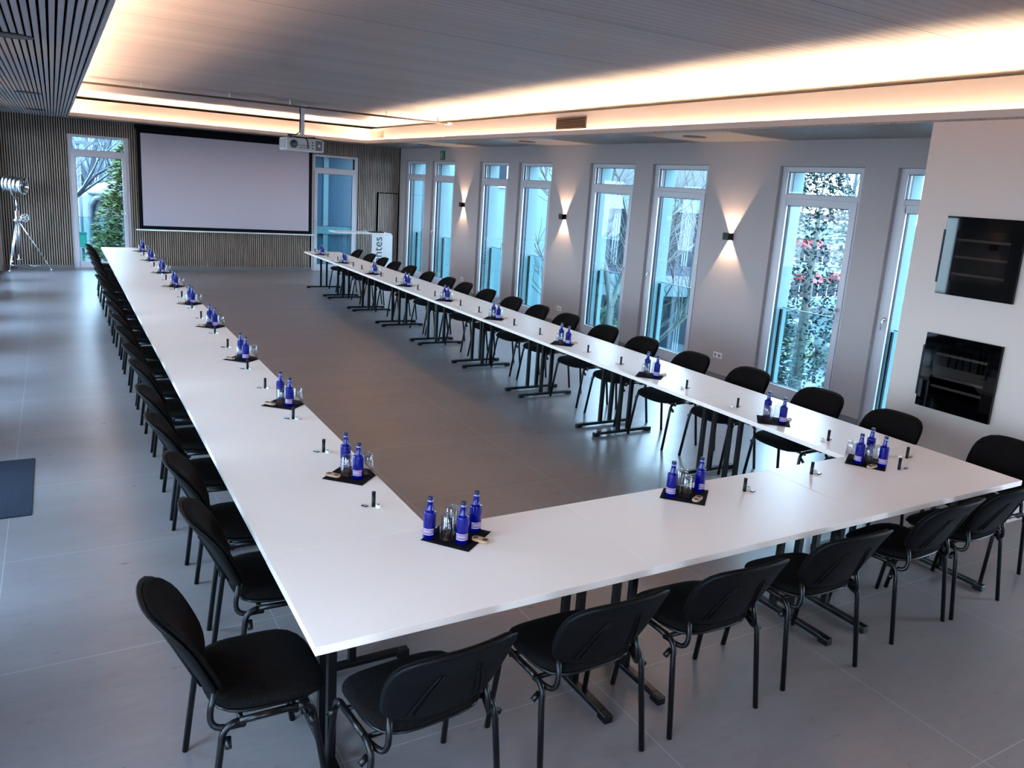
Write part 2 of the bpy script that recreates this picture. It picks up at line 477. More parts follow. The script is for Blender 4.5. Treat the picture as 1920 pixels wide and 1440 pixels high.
# ------------------------------------------------------------------ windows
def make_window(idx, w, loc, rz, handle_right=True, railing=True, label=None, depth_out=.40):
    """local frame: X along wall 0..w, Y outward, Z up. Y=0 is inner frame face."""
    H = WZ - .005
    r = thing('window_%d' % idx, label, None, loc, rz, kind='structure')
    f = MB(); fw = .095; D = .07
    f.box(0, fw, 0, D, 0, H); f.box(w - fw, w, 0, D, 0, H); f.box(fw, w - fw, 0, D, H - .065, H)
    f.box(fw, w - fw, 0, D, 2.60, 2.685); f.box(fw, w - fw, 0, D, 0, .06)
    f.build('frame', M['pvc'], r, bevel=.004)
    s = MB(); sw = .065; a, c, z0, z1 = fw - .03, w - fw + .03, .035, 2.625
    s.box(a, a + sw + .02, -.016, .05, z0, z1); s.box(c - sw - .02, c, -.016, .05, z0, z1)
    s.box(a + sw, c - sw, -.016, .05, z1 - .09, z1); s.box(a + sw, c - sw, -.016, .05, z0, z0 + .14)
    s.build('sash', M['pvc'], r, bevel=.004)
    g = MB(); e = .006
    for (x0, x1, q0, q1) in ((fw, w - fw, 2.685, H - .065), (a + sw + .02, c - sw - .02, z0 + .14, z1 - .09)):
        g.box(x0, x0 + e, .018, .052, q0, q1); g.box(x1 - e, x1, .018, .052, q0, q1)
        g.box(x0, x1, .018, .052, q0, q0 + e); g.box(x0, x1, .018, .052, q1 - e, q1)
    g.build('seal', M['gasket'], r)
    p = MB()
    p.box(fw, w - fw, .032, .036, 2.685, H - .065)
    p.box(a + sw + .02, c - sw - .02, .032, .036, z0 + .14, z1 - .09)
    p.build('glass', M['pane'], r)
    sr = MB()
    for x0, x1 in ((.0, .05), (w - .05, w)):
        sr.box(x0, x1, D, D + .035, 0, H, mi=0); sr.box(x0, x1, D + .035, D + .085, 0, H, mi=1); sr.box(x0, x1, D + .085, D + .11, 0, H, mi=0)
    sr.build('shutter_rail', [M['gasket'], M['rail_paint']], r)
    hx = (c - .045) if handle_right else (a + .045)
    h = MB()
    h.lathe([(0, 0), (.022, 0), (.022, .012), (0, .014)], 12, mat=Matrix.Translation((hx, -.016, 1.32)) @ Matrix.Rotation(PI / 2, 4, 'X'))
    h.tube([(hx, -.02, 1.32), (hx, -.062, 1.32), (hx, -.066, 1.30), (hx, -.066, 1.20)], .009, 8)
    h.build('handle', M['steel'], r)
    return r

def make_railing(loc, rz, w, label, group):
    t = thing('glass_railing', label, 'railing', loc, rz, group)
    MB().box(.02, w - .02, 0, .012, .04, 1.16).build('glass_panel', M['rail_glass'], t)
    MB().box(.02, w - .02, -.001, .013, 1.16, 1.170).build('top_edge', M['edgeglass'], t)
    MB().box(0, .02, -.012, .024, 0, 1.14).build('side_clamp', M['gasket'], t)
    MB().box(w - .02, w, -.012, .024, 0, 1.14).build('side_clamp', M['gasket'], t)
    return t

n = 1
for i, (a, c) in enumerate(RW):
    k = i
    make_window(n, c - a, (XR + .058, a, 0), PI / 2 * 1.0 if False else 0, True) if False else None
    # right wall: local X -> +Y?  outward = +X.  Rz(-90): X->-Y, Y->+X
    make_window(n, c - a, (XR + .058, c, 0), -PI / 2, handle_right=(i % 2 == 1),
                label='tall white-framed window with top light, %s from the near end of the window wall' % ORD[i + 1])
    n += 1
RAILN = ['partly hidden beside the short wall', 'with pine tree and cars beyond', 'left of the nearest wall lamp', 'with bare branches and flats beyond',
         'right of the middle wall lamp', 'left of the middle wall lamp', 'below the exit sign', 'closest to the screen wall']
for i, (a, c) in enumerate(RW):
    make_railing((XR + .375, c, 0), -PI / 2, c - a, 'clear glass balcony railing outside the window ' + RAILN[i], 'glass railings outside the window wall')
for i, (a, c) in enumerate(RW + [(-.7, .55)]):   # left wall, mirrored: outward = -X.  Rz(90)
    make_window(n, c - a, (XL - .058, a, 0), PI / 2, handle_right=(i % 2 == 0), label='tall white-framed window of the left wall')
    n += 1
for i, (a, c) in enumerate(FW):
    make_window(n, c - a, (a, YF + .035, 0), 0, handle_right=(i == 0),
                label='tall white-framed window %s of the projection screen' % ('left' if i == 0 else 'right'))
    make_railing((a, YF + .43, 0), 0, c - a, 'clear glass railing outside the window %s of the projection screen' % ('left' if i == 0 else 'right'), 'glass railings at the screen wall')
    n += 1
for i, (a, c) in enumerate(FILL_NW):
    make_window(n, c - a, (c, YN - .06, 0), PI, label='added white-framed window behind the camera for extra daylight')
    n += 1

# ------------------------------------------------------------------ wall and ceiling fittings
def make_downlight(x, y, label, group, z=ZS):
    t = thing('downlight', label, 'ceiling light', (x, y, z), 0, group)
    MB().lathe([(0, -.004), (.135, -.004), (.14, -.001), (.14, .0), (0, .0)], 28).build('diffuser', M['dark'], t)
    MB().lathe([(.138, -.005), (.158, -.006), (.160, 0), (.138, 0)], 28).build('trim_ring', M['blackplastic'], t)
    register(t)
    return t
dl = make_downlight(-.97, 4.71, 'round dark downlight in left slatted soffit, nearest the camera', 'downlights in the slatted soffit')
dup(dl, (-.98, 11.05, ZS), 0, 'round dark downlight in left slatted soffit, middle one')
dup(dl, (-.98, 15.85, ZS), 0, 'round dark downlight in left slatted soffit, nearest the screen wall')
for y, w in ((5.77, 'nearest the camera, above the nearest wall lamp'), (10.24, 'above the middle wall lamp'), (15.03, 'farthest one, near the exit sign')):
    dup(dl, (6.68, y, ZS), 0, 'round dark downlight in grey window soffit, ' + w, 'downlights in the window soffit')

def make_sconce(x, y, z, sgn, label, group):
    # sgn=+1: wall face at x, lamp protrudes toward -X ; built in local frame: Y = away from wall
    t = thing('wall_lamp', label, 'wall lamp', (x, y, z), PI / 2 if sgn > 0 else -PI / 2, group)
    W, D, Hh, ap = .055, .10, .05, .026
    b_ = MB()
    b_.box(-W, -ap, .001, D, -Hh, Hh); b_.box(ap, W, .001, D, -Hh, Hh); b_.box(-ap, ap, .075, D, -Hh, Hh); b_.box(-ap, ap, .001, .075, -.006, .006)
    b_.build('lamp_body', M['blackplastic'], t)
    return t
# Rz(90): local Y -> -X. good for right wall
S_RIGHT = [(5.61, 'nearest of the three on the window wall'), (9.92, 'middle of the three on the window wall'), (14.24, 'farthest of the three on the window wall')]
def sconce_lights(x, y, z, dx, e=70.0):
    for s in (1, -1):
        l = bpy.data.lights.new('lamp_beam', 'POINT'); l.energy = e; l.color = (1, .70, .45); l.shadow_soft_size = .0025
        o = bpy.data.objects.new('lamp_beam', l); COL.objects.link(o)
        o.location = (x + dx * .038, y, z + s * .010)
for y, d_ in S_RIGHT:
    make_sconce(XR, y, 2.055, 1, 'small black cube wall lamp, ' + d_, 'wall lamps')
    sconce_lights(XR, y, 2.055, -1)
for y, d_ in [(5.54, 'nearest'), (9.85, 'middle'), (14.18, 'farthest')]:
    make_sconce(XL, y, 2.055, -1, 'small black cube wall lamp on the left wall, %s of three' % d_, 'wall lamps')
    sconce_lights(XL, y, 2.055, 1, 10.0)

def make_socket(y, z, label):
    t = thing('wall_socket', label, 'socket', (XR, y, z), PI / 2, 'double wall sockets on the window wall')
    MB().box(-.085, .085, 0, .010, -.04, .04).build('cover_plate', M['whiteplastic'], t, bevel=.003)
    for sx in (-.041, .041):
        MB().lathe([(.027, .0106), (.027, .0125), (.024, .0125), (.024, .011), (0, .011)], 16, mat=Matrix.Translation((sx, 0, 0)) @ Matrix.Rotation(-PI / 2, 4, 'X')).build('outlet', M['socket_hole'], t)
make_socket(5.58, .35, 'white double wall socket below the nearest wall lamp')
make_socket(9.87, .335, 'white double wall socket below the middle wall lamp')
make_socket(14.13, .34, 'white double wall socket below the farthest wall lamp')

# exit sign
t = thing('exit_sign', 'small green emergency exit sign above a far window of the window wall', 'sign', (XR, 15.52, 3.165), PI / 2)
MB().box(-.11, .11, 0, .02, -.105, .105).build('sign_board', M['green'], t)
mb = MB()
R_ = Matrix.Rotation(-PI / 2, 4, 'X')  # xy-plane drawing -> xz
def fig(poly): mb.prism(poly, .0, .002, mat=Matrix.Translation((0, .0205, 0)) @ Matrix(((1, 0, 0, 0), (0, 0, 1, 0), (0, 1, 0, 0), (0, 0, 0, 1))))
fig([(-.075, -.085), (-.02, -.085), (-.02, -.075), (-.065, -.075), (-.065, .075), (-.02, .075), (-.02, .085), (-.075, .085)])
fig([(.03 + .016 * math.cos(q * PI / 4), .062 + .016 * math.sin(q * PI / 4)) for q in range(8)])
fig([(.0, .04), (.035, .045), (.05, .0), (.03, -.01)])
fig([(.03, -.005), (.05, 0), (.055, -.04), (.08, -.065), (.07, -.075), (.04, -.045)])
fig([(.03, -.01), (.042, -.005), (.02, -.05), (-.01, -.055), (-.01, -.042), (.012, -.040)])
fig([(.0, .04), (.01, .03), (-.015, .012), (-.022, .02)])
fig([(.035, .045), (.04, .03), (.062, .01), (.078, .02), (.07, .03), (.06, .024)])
mb.build('pictogram', M['greenwhite'], t)

def make_vent(y0, y1, z0, z1, mat, label):
    x = LIPR + .20
    t = thing('air_vent', label, 'vent', (x, (y0 + y1) / 2, (z0 + z1) / 2), PI / 2)
    w, h = (y1 - y0) / 2, (z1 - z0) / 2
    MB().box(-w, w, 0, .012, h - .018, h).box(-w, w, 0, .012, -h, -h + .018).box(-w, -w + .018, 0, .012, -h, h).box(w - .018, w, 0, .012, -h, h).build('grille_frame', mat, t)
    m_ = MB(); z = -h + .03
    while z < h - .02:
        m_.box(-w + .015, w - .015, .002, .010, z, z + .010); z += .024
    m_.build('louvre', mat, t)
    MB().box(-w + .015, w - .015, .0003, .0018, -h + .015, h - .015).build('back_plate', M['matteblack'] if mat is M['brown_grille'] else mat, t)
make_vent(7.84, 8.70, 3.482, 3.665, M['brown_grille'], 'dark bronze air vent grille in the cove above the windows')
make_vent(16.70, 17.55, 3.497, 3.668, M['beige_grille'], 'beige air vent grille at the far corner of the cove')

# rail under the ceiling (cable rail)
t = thing('ceiling_rail', 'slim double metal rail hanging across the room under the ceiling', 'rail', (0, 12.72, 3.70))
MB().box(LIPL, 6.2, -.075, -.05, -.012, .012).build('rail_bar', M['brown_grille'], t)
MB().box(LIPL, 6.2, .05, .075, -.012, .012).build('rail_bar', M['brown_grille'], t)
MB().box(LIPL, 6.2, -.05, .05, .004, .010).build('rail_bridge', M['lightgrey'], t)
MB().box(6.18, 6.28, -.08, .08, -.02, .02).build('end_cap', M['whiteplastic'], t)
mb = MB()
for x in (0.6, 2.0, 3.05, 4.9, 6.0): mb.box(x - .01, x + .01, -.01, .01, .01, .10)
mb.build('hanger', M['steel'], t)

# projector
t = thing('projector', 'large white projector hanging from the ceiling on a pole', 'projector', (3.47, 13.45, 2.925))
MB().box(-.36, .37, -.19, .33, 0, .245).build('housing', M['whiteplastic'], t, bevel=.02)
MB().box(-.34, .35, -.20, -.188, .015, .23).build('rear_panel', M['lightgrey'], t, bevel=.004)
def disc(cx, cz, r, y, n=24): return Matrix.Translation((cx, y, cz)) @ Matrix.Rotation(PI / 2, 4, 'X')
mb = MB(); mb.lathe([(0, 0), (.078, 0), (.078, .006), (0, .006)], 8, mat=disc(-.21, .125, 0, -.200)); mb.build('fan_grille', M['dark'], t)
MB().box(.205, .335, -.206, -.199, .03, .215).build('lamp_vent', M['dark'], t)
mb = MB()
for k in range(5): mb.box(.215 + k * .026, .220 + k * .026, -.210, -.205, .03, .215)
mb.lathe([(0, 0), (.028, 0), (.028, .006), (0, .006)], 14, mat=disc(.27, .12, 0, -.207)); mb.build('vent_bar', M['lightgrey'], t)
mb = MB()
for k in range(7): mb.box(-.11 + k * .032, -.092 + k * .032, -.204, -.198, .10, .115)
for k in range(5): mb.box(-.10 + k * .042, -.085 + k * .042, -.204, -.198, .055, .075)
for k in range(3): mb.box(.135, .165, -.204, -.198, .055 + k * .055, .075 + k * .055)
mb.build('port', M['blackplastic'], t)
MB().box(-.372, -.36, -.14, .28, .04, .205).build('side_filter', M['lightgrey'], t)
MB().box(-.10, .16, -.12, .14, .245, .27).box(-.28, -.24, -.15, -.11, .245, .285).box(.17, .21, -.15, -.11, .245, .285).build('mount_plate', M['blackplastic'], t)
MB().box(-.035, .035, -.03, .03, .27, .86).build('pole', M['whiteplastic'], t)
MB().lathe([(0, .853), (.10, .853), (.10, .868), (0, .868)], 16).build('ceiling_plate', M['whiteplastic'], t)
mb = MB(); mb.tube([(-.045, -.02, .86), (-.05, -.02, .80), (-.05, -.02, .45), (-.06, -.03, .36), (-.14, -.06, .30), (-.30, -.10, .30), (-.31, -.15, .27), (-.12, -.17, .26), (.02, -.19, .25), (.05, -.21, .2), (.06, -.21, .06)], .011, 6)
mb.tube([(.10, -.12, .27), (.24, -.16, .262), (.34, -.18, .25), (.37, -.2, .21)], .008, 6)
mb.build('cable', M['blackplastic'], t)

# projection screen
t = thing('projection_screen', 'wide pull-down projection screen with black border on the slatted wall', 'screen', (2.96, YF - .10, 0))
x0, x1 = -2.02, 2.02
MB().box(x0, x1, 0, .012, .97, 3.28).build('black_border', M['matteblack'], t)
MB().box(x0 + .085, x1 - .085, -.004, -.001, 1.05, 3.16).build('screen_fabric', M['screen'], t)
MB().box(x0 - .03, x1 + .03, -.02, .09, 3.24, 3.345).build('roller_case', M['matteblack'], t)
MB().tube([(x0 - .07, .005, .95), (x1 + .07, .005, .95)], .018, 10).build('bottom_bar', M['whiteplastic'], t)

# coolers in the partition wall
def make_cooler(z0, z1, label, racks, plate):
    t = thing('built_in_cooler', label, 'appliance', (LIPR, 1.305, z0), PI / 2)
    h = z1 - z0; w = .345
    # local Y away from wall (-X), local X -> +Y
    MB().box(-w, w, .001, .012, 0, h).build('cabinet_front', M['ovenglass'], t)
    f = MB(); wx0, wx1, wz0, wz1 = -.245, .235, .13, h - .115
    f.box(-w, wx0, .014, .032, 0, h); f.box(wx1, w, .014, .032, 0, h); f.box(wx0, wx1, .014, .032, 0, wz0); f.box(wx0, wx1, .014, .032, wz1, h)
    f.build('door_frame', M['ovenglass'], t)
    MB().box(wx0, wx1, .024, .031, wz0, wz1).build('door_glass', M['ovenpane'], t)
    for z in racks: MB().box(wx0 + .004, wx1 - .004, .0125, .018, z, z + .022).build('shelf_front', M['shelf'], t)
    MB().box(w - .004, w + .013, .006, .036, .10, h - .12).build('handle', M['blackplastic'], t)
make_cooler(1.845, 2.535, 'upper square black glass cooler set in the short white wall', (.18, .33, .48), 0)
make_cooler(.795, 1.482, 'lower square black glass cooler set in the short white wall', (.20, .29, .50), 0)

# floor mat
MBm = MB().box(-2.0 + .25, -.997, 3.652, 4.905, 0, .008)
tag(MBm.build('door_mat', M['mat']), 'dark charcoal door mat on the left floor edge', 'mat')

# searchlight on tripod
t = thing('tripod_floor_lamp', 'polished chrome searchlight lamp on a tripod by the slatted wall', 'floor lamp', (-1.43, 17.78, 0))
apex = Vector((-.02, 0, 1.13))
for (fx, fy) in ((-.22, -.16), (.56, .12), (-.06, .33)):
    foot = Vector((fx, fy, .01)); d_ = foot - apex; k = d_.normalized()
    l_ = MB()
    sd = Vector((-k.y, k.x, 0)).normalized() * .022
    l_.tube([apex + k * .02 + sd, apex + d_ * .82 + sd], .013, 8); l_.tube([apex + k * .02 - sd, apex + d_ * .82 - sd], .013, 8)
    l_.tube([apex + d_ * .70, apex + d_ * .985], .012, 8)
    l_.tube([apex + d_ * .80 - sd * 2, apex + d_ * .80 + sd * 2], .018, 8)
    l_.tube([apex + d_ * .975, foot], .02, 8)
    l_.build('leg', M['chrome'], t)
mb = MB()
for a_, c_ in (((-.20, -.14), (.5, .10)), ((.5, .10), (-.05, .29)), ((-.05, .29), (-.20, -.14))):
    mb.tube([(a_[0], a_[1], .16), ((a_[0] + c_[0]) / 2, (a_[1] + c_[1]) / 2, .10), (c_[0], c_[1], .16)], .004, 5)
mb.build('spreader_chain', M['chrome'], t)
MB().lathe([(0, 1.08), (.085, 1.08), (.085, 1.12), (.05, 1.14), (.05, 1.29), (.028, 1.31), (0, 1.31)], 16, c=(-.02, 0, 0)).build('crown', M['chrome'], t)
MB().tube([(-.02, 0, 1.30), (-.02, 0, 1.56)], .017, 10).build('column', M['chrome'], t)
cr = MB(); cm = Matrix.Translation((.12, -.02, 1.16)) @ Matrix.Rotation(PI / 2, 4, 'X') @ Matrix.Rotation(.5, 4, 'Y')
cr.lathe([(.075, -.008), (.09, -.008), (.09, .008), (.075, .008), (.075, -.008)], 18, mat=cm)
for k in range(3): cr.box(-.08, .08, -.007, .007, -.005, .005, mat=cm @ Matrix.Rotation(k * PI / 3, 4, 'Z'))
cr.tube([(.0, 0, 1.17), (.12, -.01, 1.165)], .02, 8); cr.build('crank_wheel', M['chrome'], t)
yk = MB(); hc = Vector((-.02, 0, 1.85))
hd = Vector((.90, -.38, -.10)).normalized(); side = Vector((-hd.y, hd.x, 0)).normalized()
yk.tube([hc + side * .21 * math.cos(PI + a_ * PI / 12) + Vector((0, 0, .28)) * math.sin(-a_ * PI / 12) for a_ in range(13)], .013, 8)
yk.build('yoke', M['chrome'], t)
q = hd.to_track_quat('Z', 'Y').to_matrix().to_4x4(); hm = Matrix.Translation(hc) @ q
hb = MB(); prof = [(0, -.26), (.10, -.255), (.15, -.22)]
for k in range(4):
    z = -.20 + k * .075; prof += [(.165, z), (.178, z + .012), (.178, z + .045), (.165, z + .058)]
prof += [(.165, .12), (.19, .13), (.19, .19), (.172, .195), (.172, .17), (.14, .15)]
hb.lathe(prof, 28, mat=hm); hb.build('lamp_head', M['chrome'], t)
MB().lathe([(0, .185), (.172, .175), (.172, .165), (0, .165)], 28, mat=hm).build('lens', M['darkglass'], t)
hh = MB(); hh.tube([hm @ Vector((0, 0, -.25)), hm @ Vector((0, 0, -.33))], .03, 8)
hh.tube([hm @ Vector((-.19, 0, .16)), hm @ Vector((-.215, 0, .17))], .014, 6); hh.tube([hm @ Vector((.17, -.05, -.1)), hm @ Vector((.20, -.05, -.1)), hm @ Vector((.20, -.05, .05)), hm @ Vector((.17, -.05, .05))], .008, 6)
hh.build('knob', M['chrome'], t)

# lectern by the far end of the right-hand row
t = thing('lectern_table', 'white standing-height lectern table with glossy top in the far right corner', 'table', (5.0, 16.35, 0))
MB().box(-.04, 1.36, -.28, .30, 1.175, 1.205).build('tabletop', M['whiteplastic'], t, bevel=.004)
MB().box(.86, 1.38, -.30, -.27, .02, 1.17).build('front_panel', M['whiteplastic'], t, bevel=.003)
MB().box(1.35, 1.38, -.27, .28, .02, 1.17).build('side_panel', M['whiteplastic'], t)
MB().tube([(.66, .05, 0), (.66, .05, 1.175)], .014, 8).build('leg', M['chrome'], t)
mb = MB(); mb.tube([(.30, -.26, 1.175), (.26, -.27, 1.0), (.25, -.27, .85), (.30, -.27, .74)], .003, 5); mb.build('cable', M['dark'], t)
me = text_mesh('(h)entes'.replace('(h)', ''), .30, .0005)
# lay text on the front panel reading upward
o = bpy.data.objects.new('lettering', me); COL.objects.link(o); me.materials.append(M['dark']); o.parent = t
o.matrix_local = Matrix.Translation((1.02, -.3015, .80)) @ Matrix.Rotation(PI / 2, 4, 'X') @ Matrix.Rotation(PI / 2, 4, 'Z')
me = text_mesh('\u00ae', .06, .0005); o = bpy.data.objects.new('lettering', me); COL.objects.link(o); me.materials.append(M['lightgrey']); o.parent = t
o.matrix_local = Matrix.Translation((.92, -.3015, 1.12)) @ Matrix.Rotation(PI / 2, 4, 'X') @ Matrix.Rotation(PI / 2, 4, 'Z')
t = thing('laptop', 'flat black closed laptop lying on the lectern table', 'laptop', (6.05, 16.30, 1.205), .05)
MB().box(-.16, .16, -.11, .11, 0, .014).build('base', M['blackplastic'], t, bevel=.003)
MB().box(-.16, .16, -.11, .11, .016, .024).build('lid', M['blackplastic'], t, bevel=.003)
t = thing('desk_microphone', 'small white conference microphone beside the laptop on the lectern', 'microphone', (5.76, 16.22, 1.205))
MB().lathe([(0, 0), (.045, 0), (.045, .012), (.012, .02), (0, .02)], 14).build('base', M['whiteplastic'], t)
MB().tube([(0, 0, .015), (-.01, 0, .05), (-.05, -.01, .06)], .008, 6).build('neck', M['whiteplastic'], t)

# ------------------------------------------------------------------ tables
TZ = .805
def make_table(label):
    t = thing('conference_table', label, 'table')
    MB().box(-.8035, .8035, -.4015, .4015, TZ - .036, TZ).build('tabletop', M['table'], t, bevel=.002)
    for sx in (-1, 1):
        x = sx * .638
        l_ = MB()
        for sy in (-.065, .065): l_.box(x - .018, x + .018, sy - .018, sy + .018, .045, TZ - .05)
        l_.box(x - .025, x + .025, -.30, .30, TZ - .055, TZ - .036)
        l_.build('leg', M['blackmetal'], t)
        f_ = MB(); f_.box(x - .022, x + .022, -.33, .33, .016, .048)
        for sy in (-1, 1): f_.box(x - .025, x + .025, sy * .345 - .035, sy * .345 + .035, 0, .045)
        f_.build('foot', M['blackmetal'], t, bevel=.006)
    MB().box(-.60, .60, -.012, .012, TZ - .085, TZ - .055).build('cross_rail', M['blackmetal'], t)
    register(t)
    return t
tb = make_table('white conference table at the near left corner of the arrangement')
tb.location = (.803, .40, 0)
P0 = 1.608
dup(tb, (2.4105, .40, 0), 0, 'white conference table in the middle of the short front row')
dup(tb, (4.018, .40, 0), 0, 'white conference table at the near right corner of the arrangement')
GL, GR = 'white tables of the left row', 'white tables of the right row'
for k in range(9):
    y = .8025 + P0 * (k + .5)
    wh = 'farthest, at the screen wall' if k == 8 else '%s from the front corner' % ORD[k + 1]
    dup(tb, (.402, y, 0), PI / 2, 'white conference table of the left row, ' + wh, GL)
    dup(tb, (4.41, y, 0), PI / 2, 'white conference table of the right row, ' + wh, GR)

# ------------------------------------------------------------------ chairs
def superpad(fn, n=36, rings=6, t_top=.03, t_bot=.01, ex=3.2, soft=2.2):
    """closed cushion from a superellipse outline; fn(u,v,d)->xyz with u,v in -1..1 and d the offset along the normal"""
    mb = MB(); tops, bots = [], []
    for i in range(rings + 1):
        s_ = math.sin(i / rings * PI / 2)
        ft = (1 - s_ ** soft) ** (1 / soft) if s_ < 1 else 0
        for lst, tt, sg in ((tops, t_top, 1), (bots, t_bot, -1)):
            if i == 0:
                lst.append([mb.bm.verts.new(fn(0, 0, sg * tt))]); continue
            if i == rings and sg < 0:
                lst.append(tops[-1]); continue
            ring = []
            for k in range(n):
                th = 2 * PI * k / n; c, s = math.cos(th), math.sin(th)
                r = (abs(c) ** ex + abs(s) ** ex) ** (-1 / ex)
                ring.append(mb.bm.verts.new(fn(c * r * s_, s * r * s_, sg * tt * ft)))
            lst.append(ring)
    for lst in (tops, bots):
        for i in range(rings):
            a, c = lst[i], lst[i + 1]
            for k in range(n):
                k2 = (k + 1) % n
                if len(a) == 1: mb._f([a[0], c[k], c[k2]], True)
                else: mb._f([a[k], c[k], c[k2], a[k2]], True)
    return mb

def arc(p, q, ctrl, n=5):
    p, q, ctrl = Vector(p), Vector(q), Vector(ctrl)
    return [p * (1 - t) ** 2 + ctrl * 2 * t * (1 - t) + q * t * t for t in [i / n for i in range(n + 1)]]

def make_chair(label):
    t = thing('conference_chair', label, 'chair')
    def seat_f(u, v, d):
        z = .506 + d - .012 * v - (.020 * ((v - .5) / .5) ** 2 if v > .5 else 0) - .008 * (1 - u * u) * (1 - abs(v))
        return (u * (.252 + .010 * v), .025 + v * .235, z)
    superpad(seat_f, t_top=.030, t_bot=.012, ex=3.6, soft=4).build('seat', M['fabric'], t)
    superpad(lambda u, v, d: (u * .243, .025 + v * .226, .486 + d - .010 * v), t_top=.012, t_bot=.014, ex=3.6, soft=4).build('seat_pan', M['blackplastic'], t)
    def back_f(off, ws, vs):
        def f(u, v, d):
            z = .735 + v * (.192 if v > 0 else .190) * vs
            w = (.268 if v > 0 else .268 + .022 * v) * ws
            lean = -.285 - .088 * v - .020 * max(0, v) ** 2 + .012 * (v < 0) * v * v
            curve = .052 * (abs(u) ** 2.2) + .012 * (1 - v * v)
            return (u * w, lean + curve + off + d, z)
        return f
    superpad(back_f(0, .955, .965), t_top=.020, t_bot=.014, ex=3.8, soft=4).build('backrest', M['fabric'], t)
    superpad(back_f(-.022, 1.0, 1.0), t_top=.012, t_bot=.016, ex=3.8, soft=4).build('back_shell', M['shell'], t)
    for sx in (-1, 1):
        for q in (.50, .62):
            rb = MB(); rb.tube([back_f(-.040, 1, 1)(sx * q * (1 - .12 * k), -.75 + k * .28, 0) for k in range(5)], .004, 5)
            rb.build('shell_rib', M['shell'], t)
    r = .0138
    for sx in (-1, 1):
        x = sx * .268
        pts = [(sx * .282, -.232, .0), (sx * .272, -.182, .40)] + arc((x, -.178, .430), (x, -.115, .482), (x, -.168, .480), 5)
        MB().tube(pts, r, 8).build('leg', M['blackmetal'], t)
        pts = [(sx * .282, .235, .0), (sx * .272, .172, .40)] + arc((x, .166, .430), (x, .105, .476), (x, .158, .476), 5)
        MB().tube(pts, r, 8).build('leg', M['blackmetal'], t)
    fr = MB()
    for sx in (-1, 1):
        x = sx * .268
        fr.tube([(x, -.115, .482), (x, .105, .476)], r, 8)
        fr.tube([(sx * .272, -.158, .43), (sx * .306, -.162, .405)], .013, 8); fr.tube([(sx * .272, .152, .43), (sx * .304, .156, .405)], .013, 8)
        fr.tube([(sx * .262, -.10, .462), (sx * .245, -.155, .452)] + arc((sx * .236, -.178, .452), (sx * .212, -.205, .53), (sx * .218, -.220, .455), 6) + [(sx * .205, -.186, .60)], .0125, 8)
    fr.tube([(-.268, -.10, .460), (.268, -.10, .460)], .011, 8); fr.tube([(-.268, .10, .456), (.268, .10, .456)], .011, 8)
    fr.build('seat_frame', M['blackmetal'], t)
    register(t)
    return t

ch0 = make_chair('black fabric chair at the near left corner, pulled out from the left row')
BEAM = [.96 + P0 * k for k in range(9)] + [2.25 + P0 * k for k in range(9)]
def nudge(y):
    for b_ in BEAM:
        for s_ in (-.282, .282):
            dlt = y + s_ - b_
            if abs(dlt) < .046: y += (.046 - abs(dlt)) * (1 if dlt > 0 else -1)
    return y
LCH = [.41, 1.19, 1.91, 2.76, 3.50, 4.36, 5.05, 5.90, 6.62, 7.50, 8.29, 9.10, 9.92, 10.72, 11.55, 12.28, 13.1, 13.85, 14.62]
RCH = [.36, 1.17, 1.92, 2.77, 3.53, 4.37, 5.14, 6.00, 6.75, 7.50, 8.33, 9.13, 9.80, 10.58, 11.53, 12.27, 13.0, 13.78, 14.65]
GCL, GCR, GCF = 'chairs along the left row', 'chairs along the right row', 'chairs along the front row'
random.seed(3)
for k, y in enumerate(LCH):
    y = nudge(y) if k else y
    x = .11 + random.uniform(-.015, .012); rz = -PI / 2 + random.uniform(-.03, .03)
    if k == 0: x, rz = -.135, -PI / 2 + .02
    wh = 'farthest one' if k == 18 else '%s after the corner chair' % ORD[k]
    if k == 0:
        ch0.location = (x, y, 0); ch0.rotation_euler = (0, 0, rz); ch0['group'] = GCL
    else: dup(ch0, (x, y, 0), rz, 'black fabric chair on the outer side of the left row, ' + wh, GCL)
for k, y in enumerate(RCH):
    y = nudge(y) if k else y
    x = 4.695 + random.uniform(-.015, .02); rz = PI / 2 + random.uniform(-.03, .03)
    if k in (1, 2, 3): x = 4.76
    if k == 0: x, rz = 4.98, PI / 2 - .05
    wh = 'nearest, at its corner' if k == 0 else 'farthest one' if k == 18 else '%s after the corner chair' % ORD[k]
    dup(ch0, (x, y, 0), rz, 'black fabric chair on window side of right row, ' + wh, GCR)
FCH = [(.405, -.005, .08), (1.185, .03, .02), (1.93, .035, -.02), (2.745, .06, -.04), (3.70, .12, .05), (4.34, .13, .03)]
FN = ['leftmost, beside the corner chair', 'second from the left', 'third from the left', 'third from the right', 'second from the right', 'rightmost, at the right picture edge']
for (x, y, rz), w in zip(FCH, FN):
    dup(ch0, (x, y, 0), rz, 'black fabric chair seen from behind at the front row, ' + w, GCF)

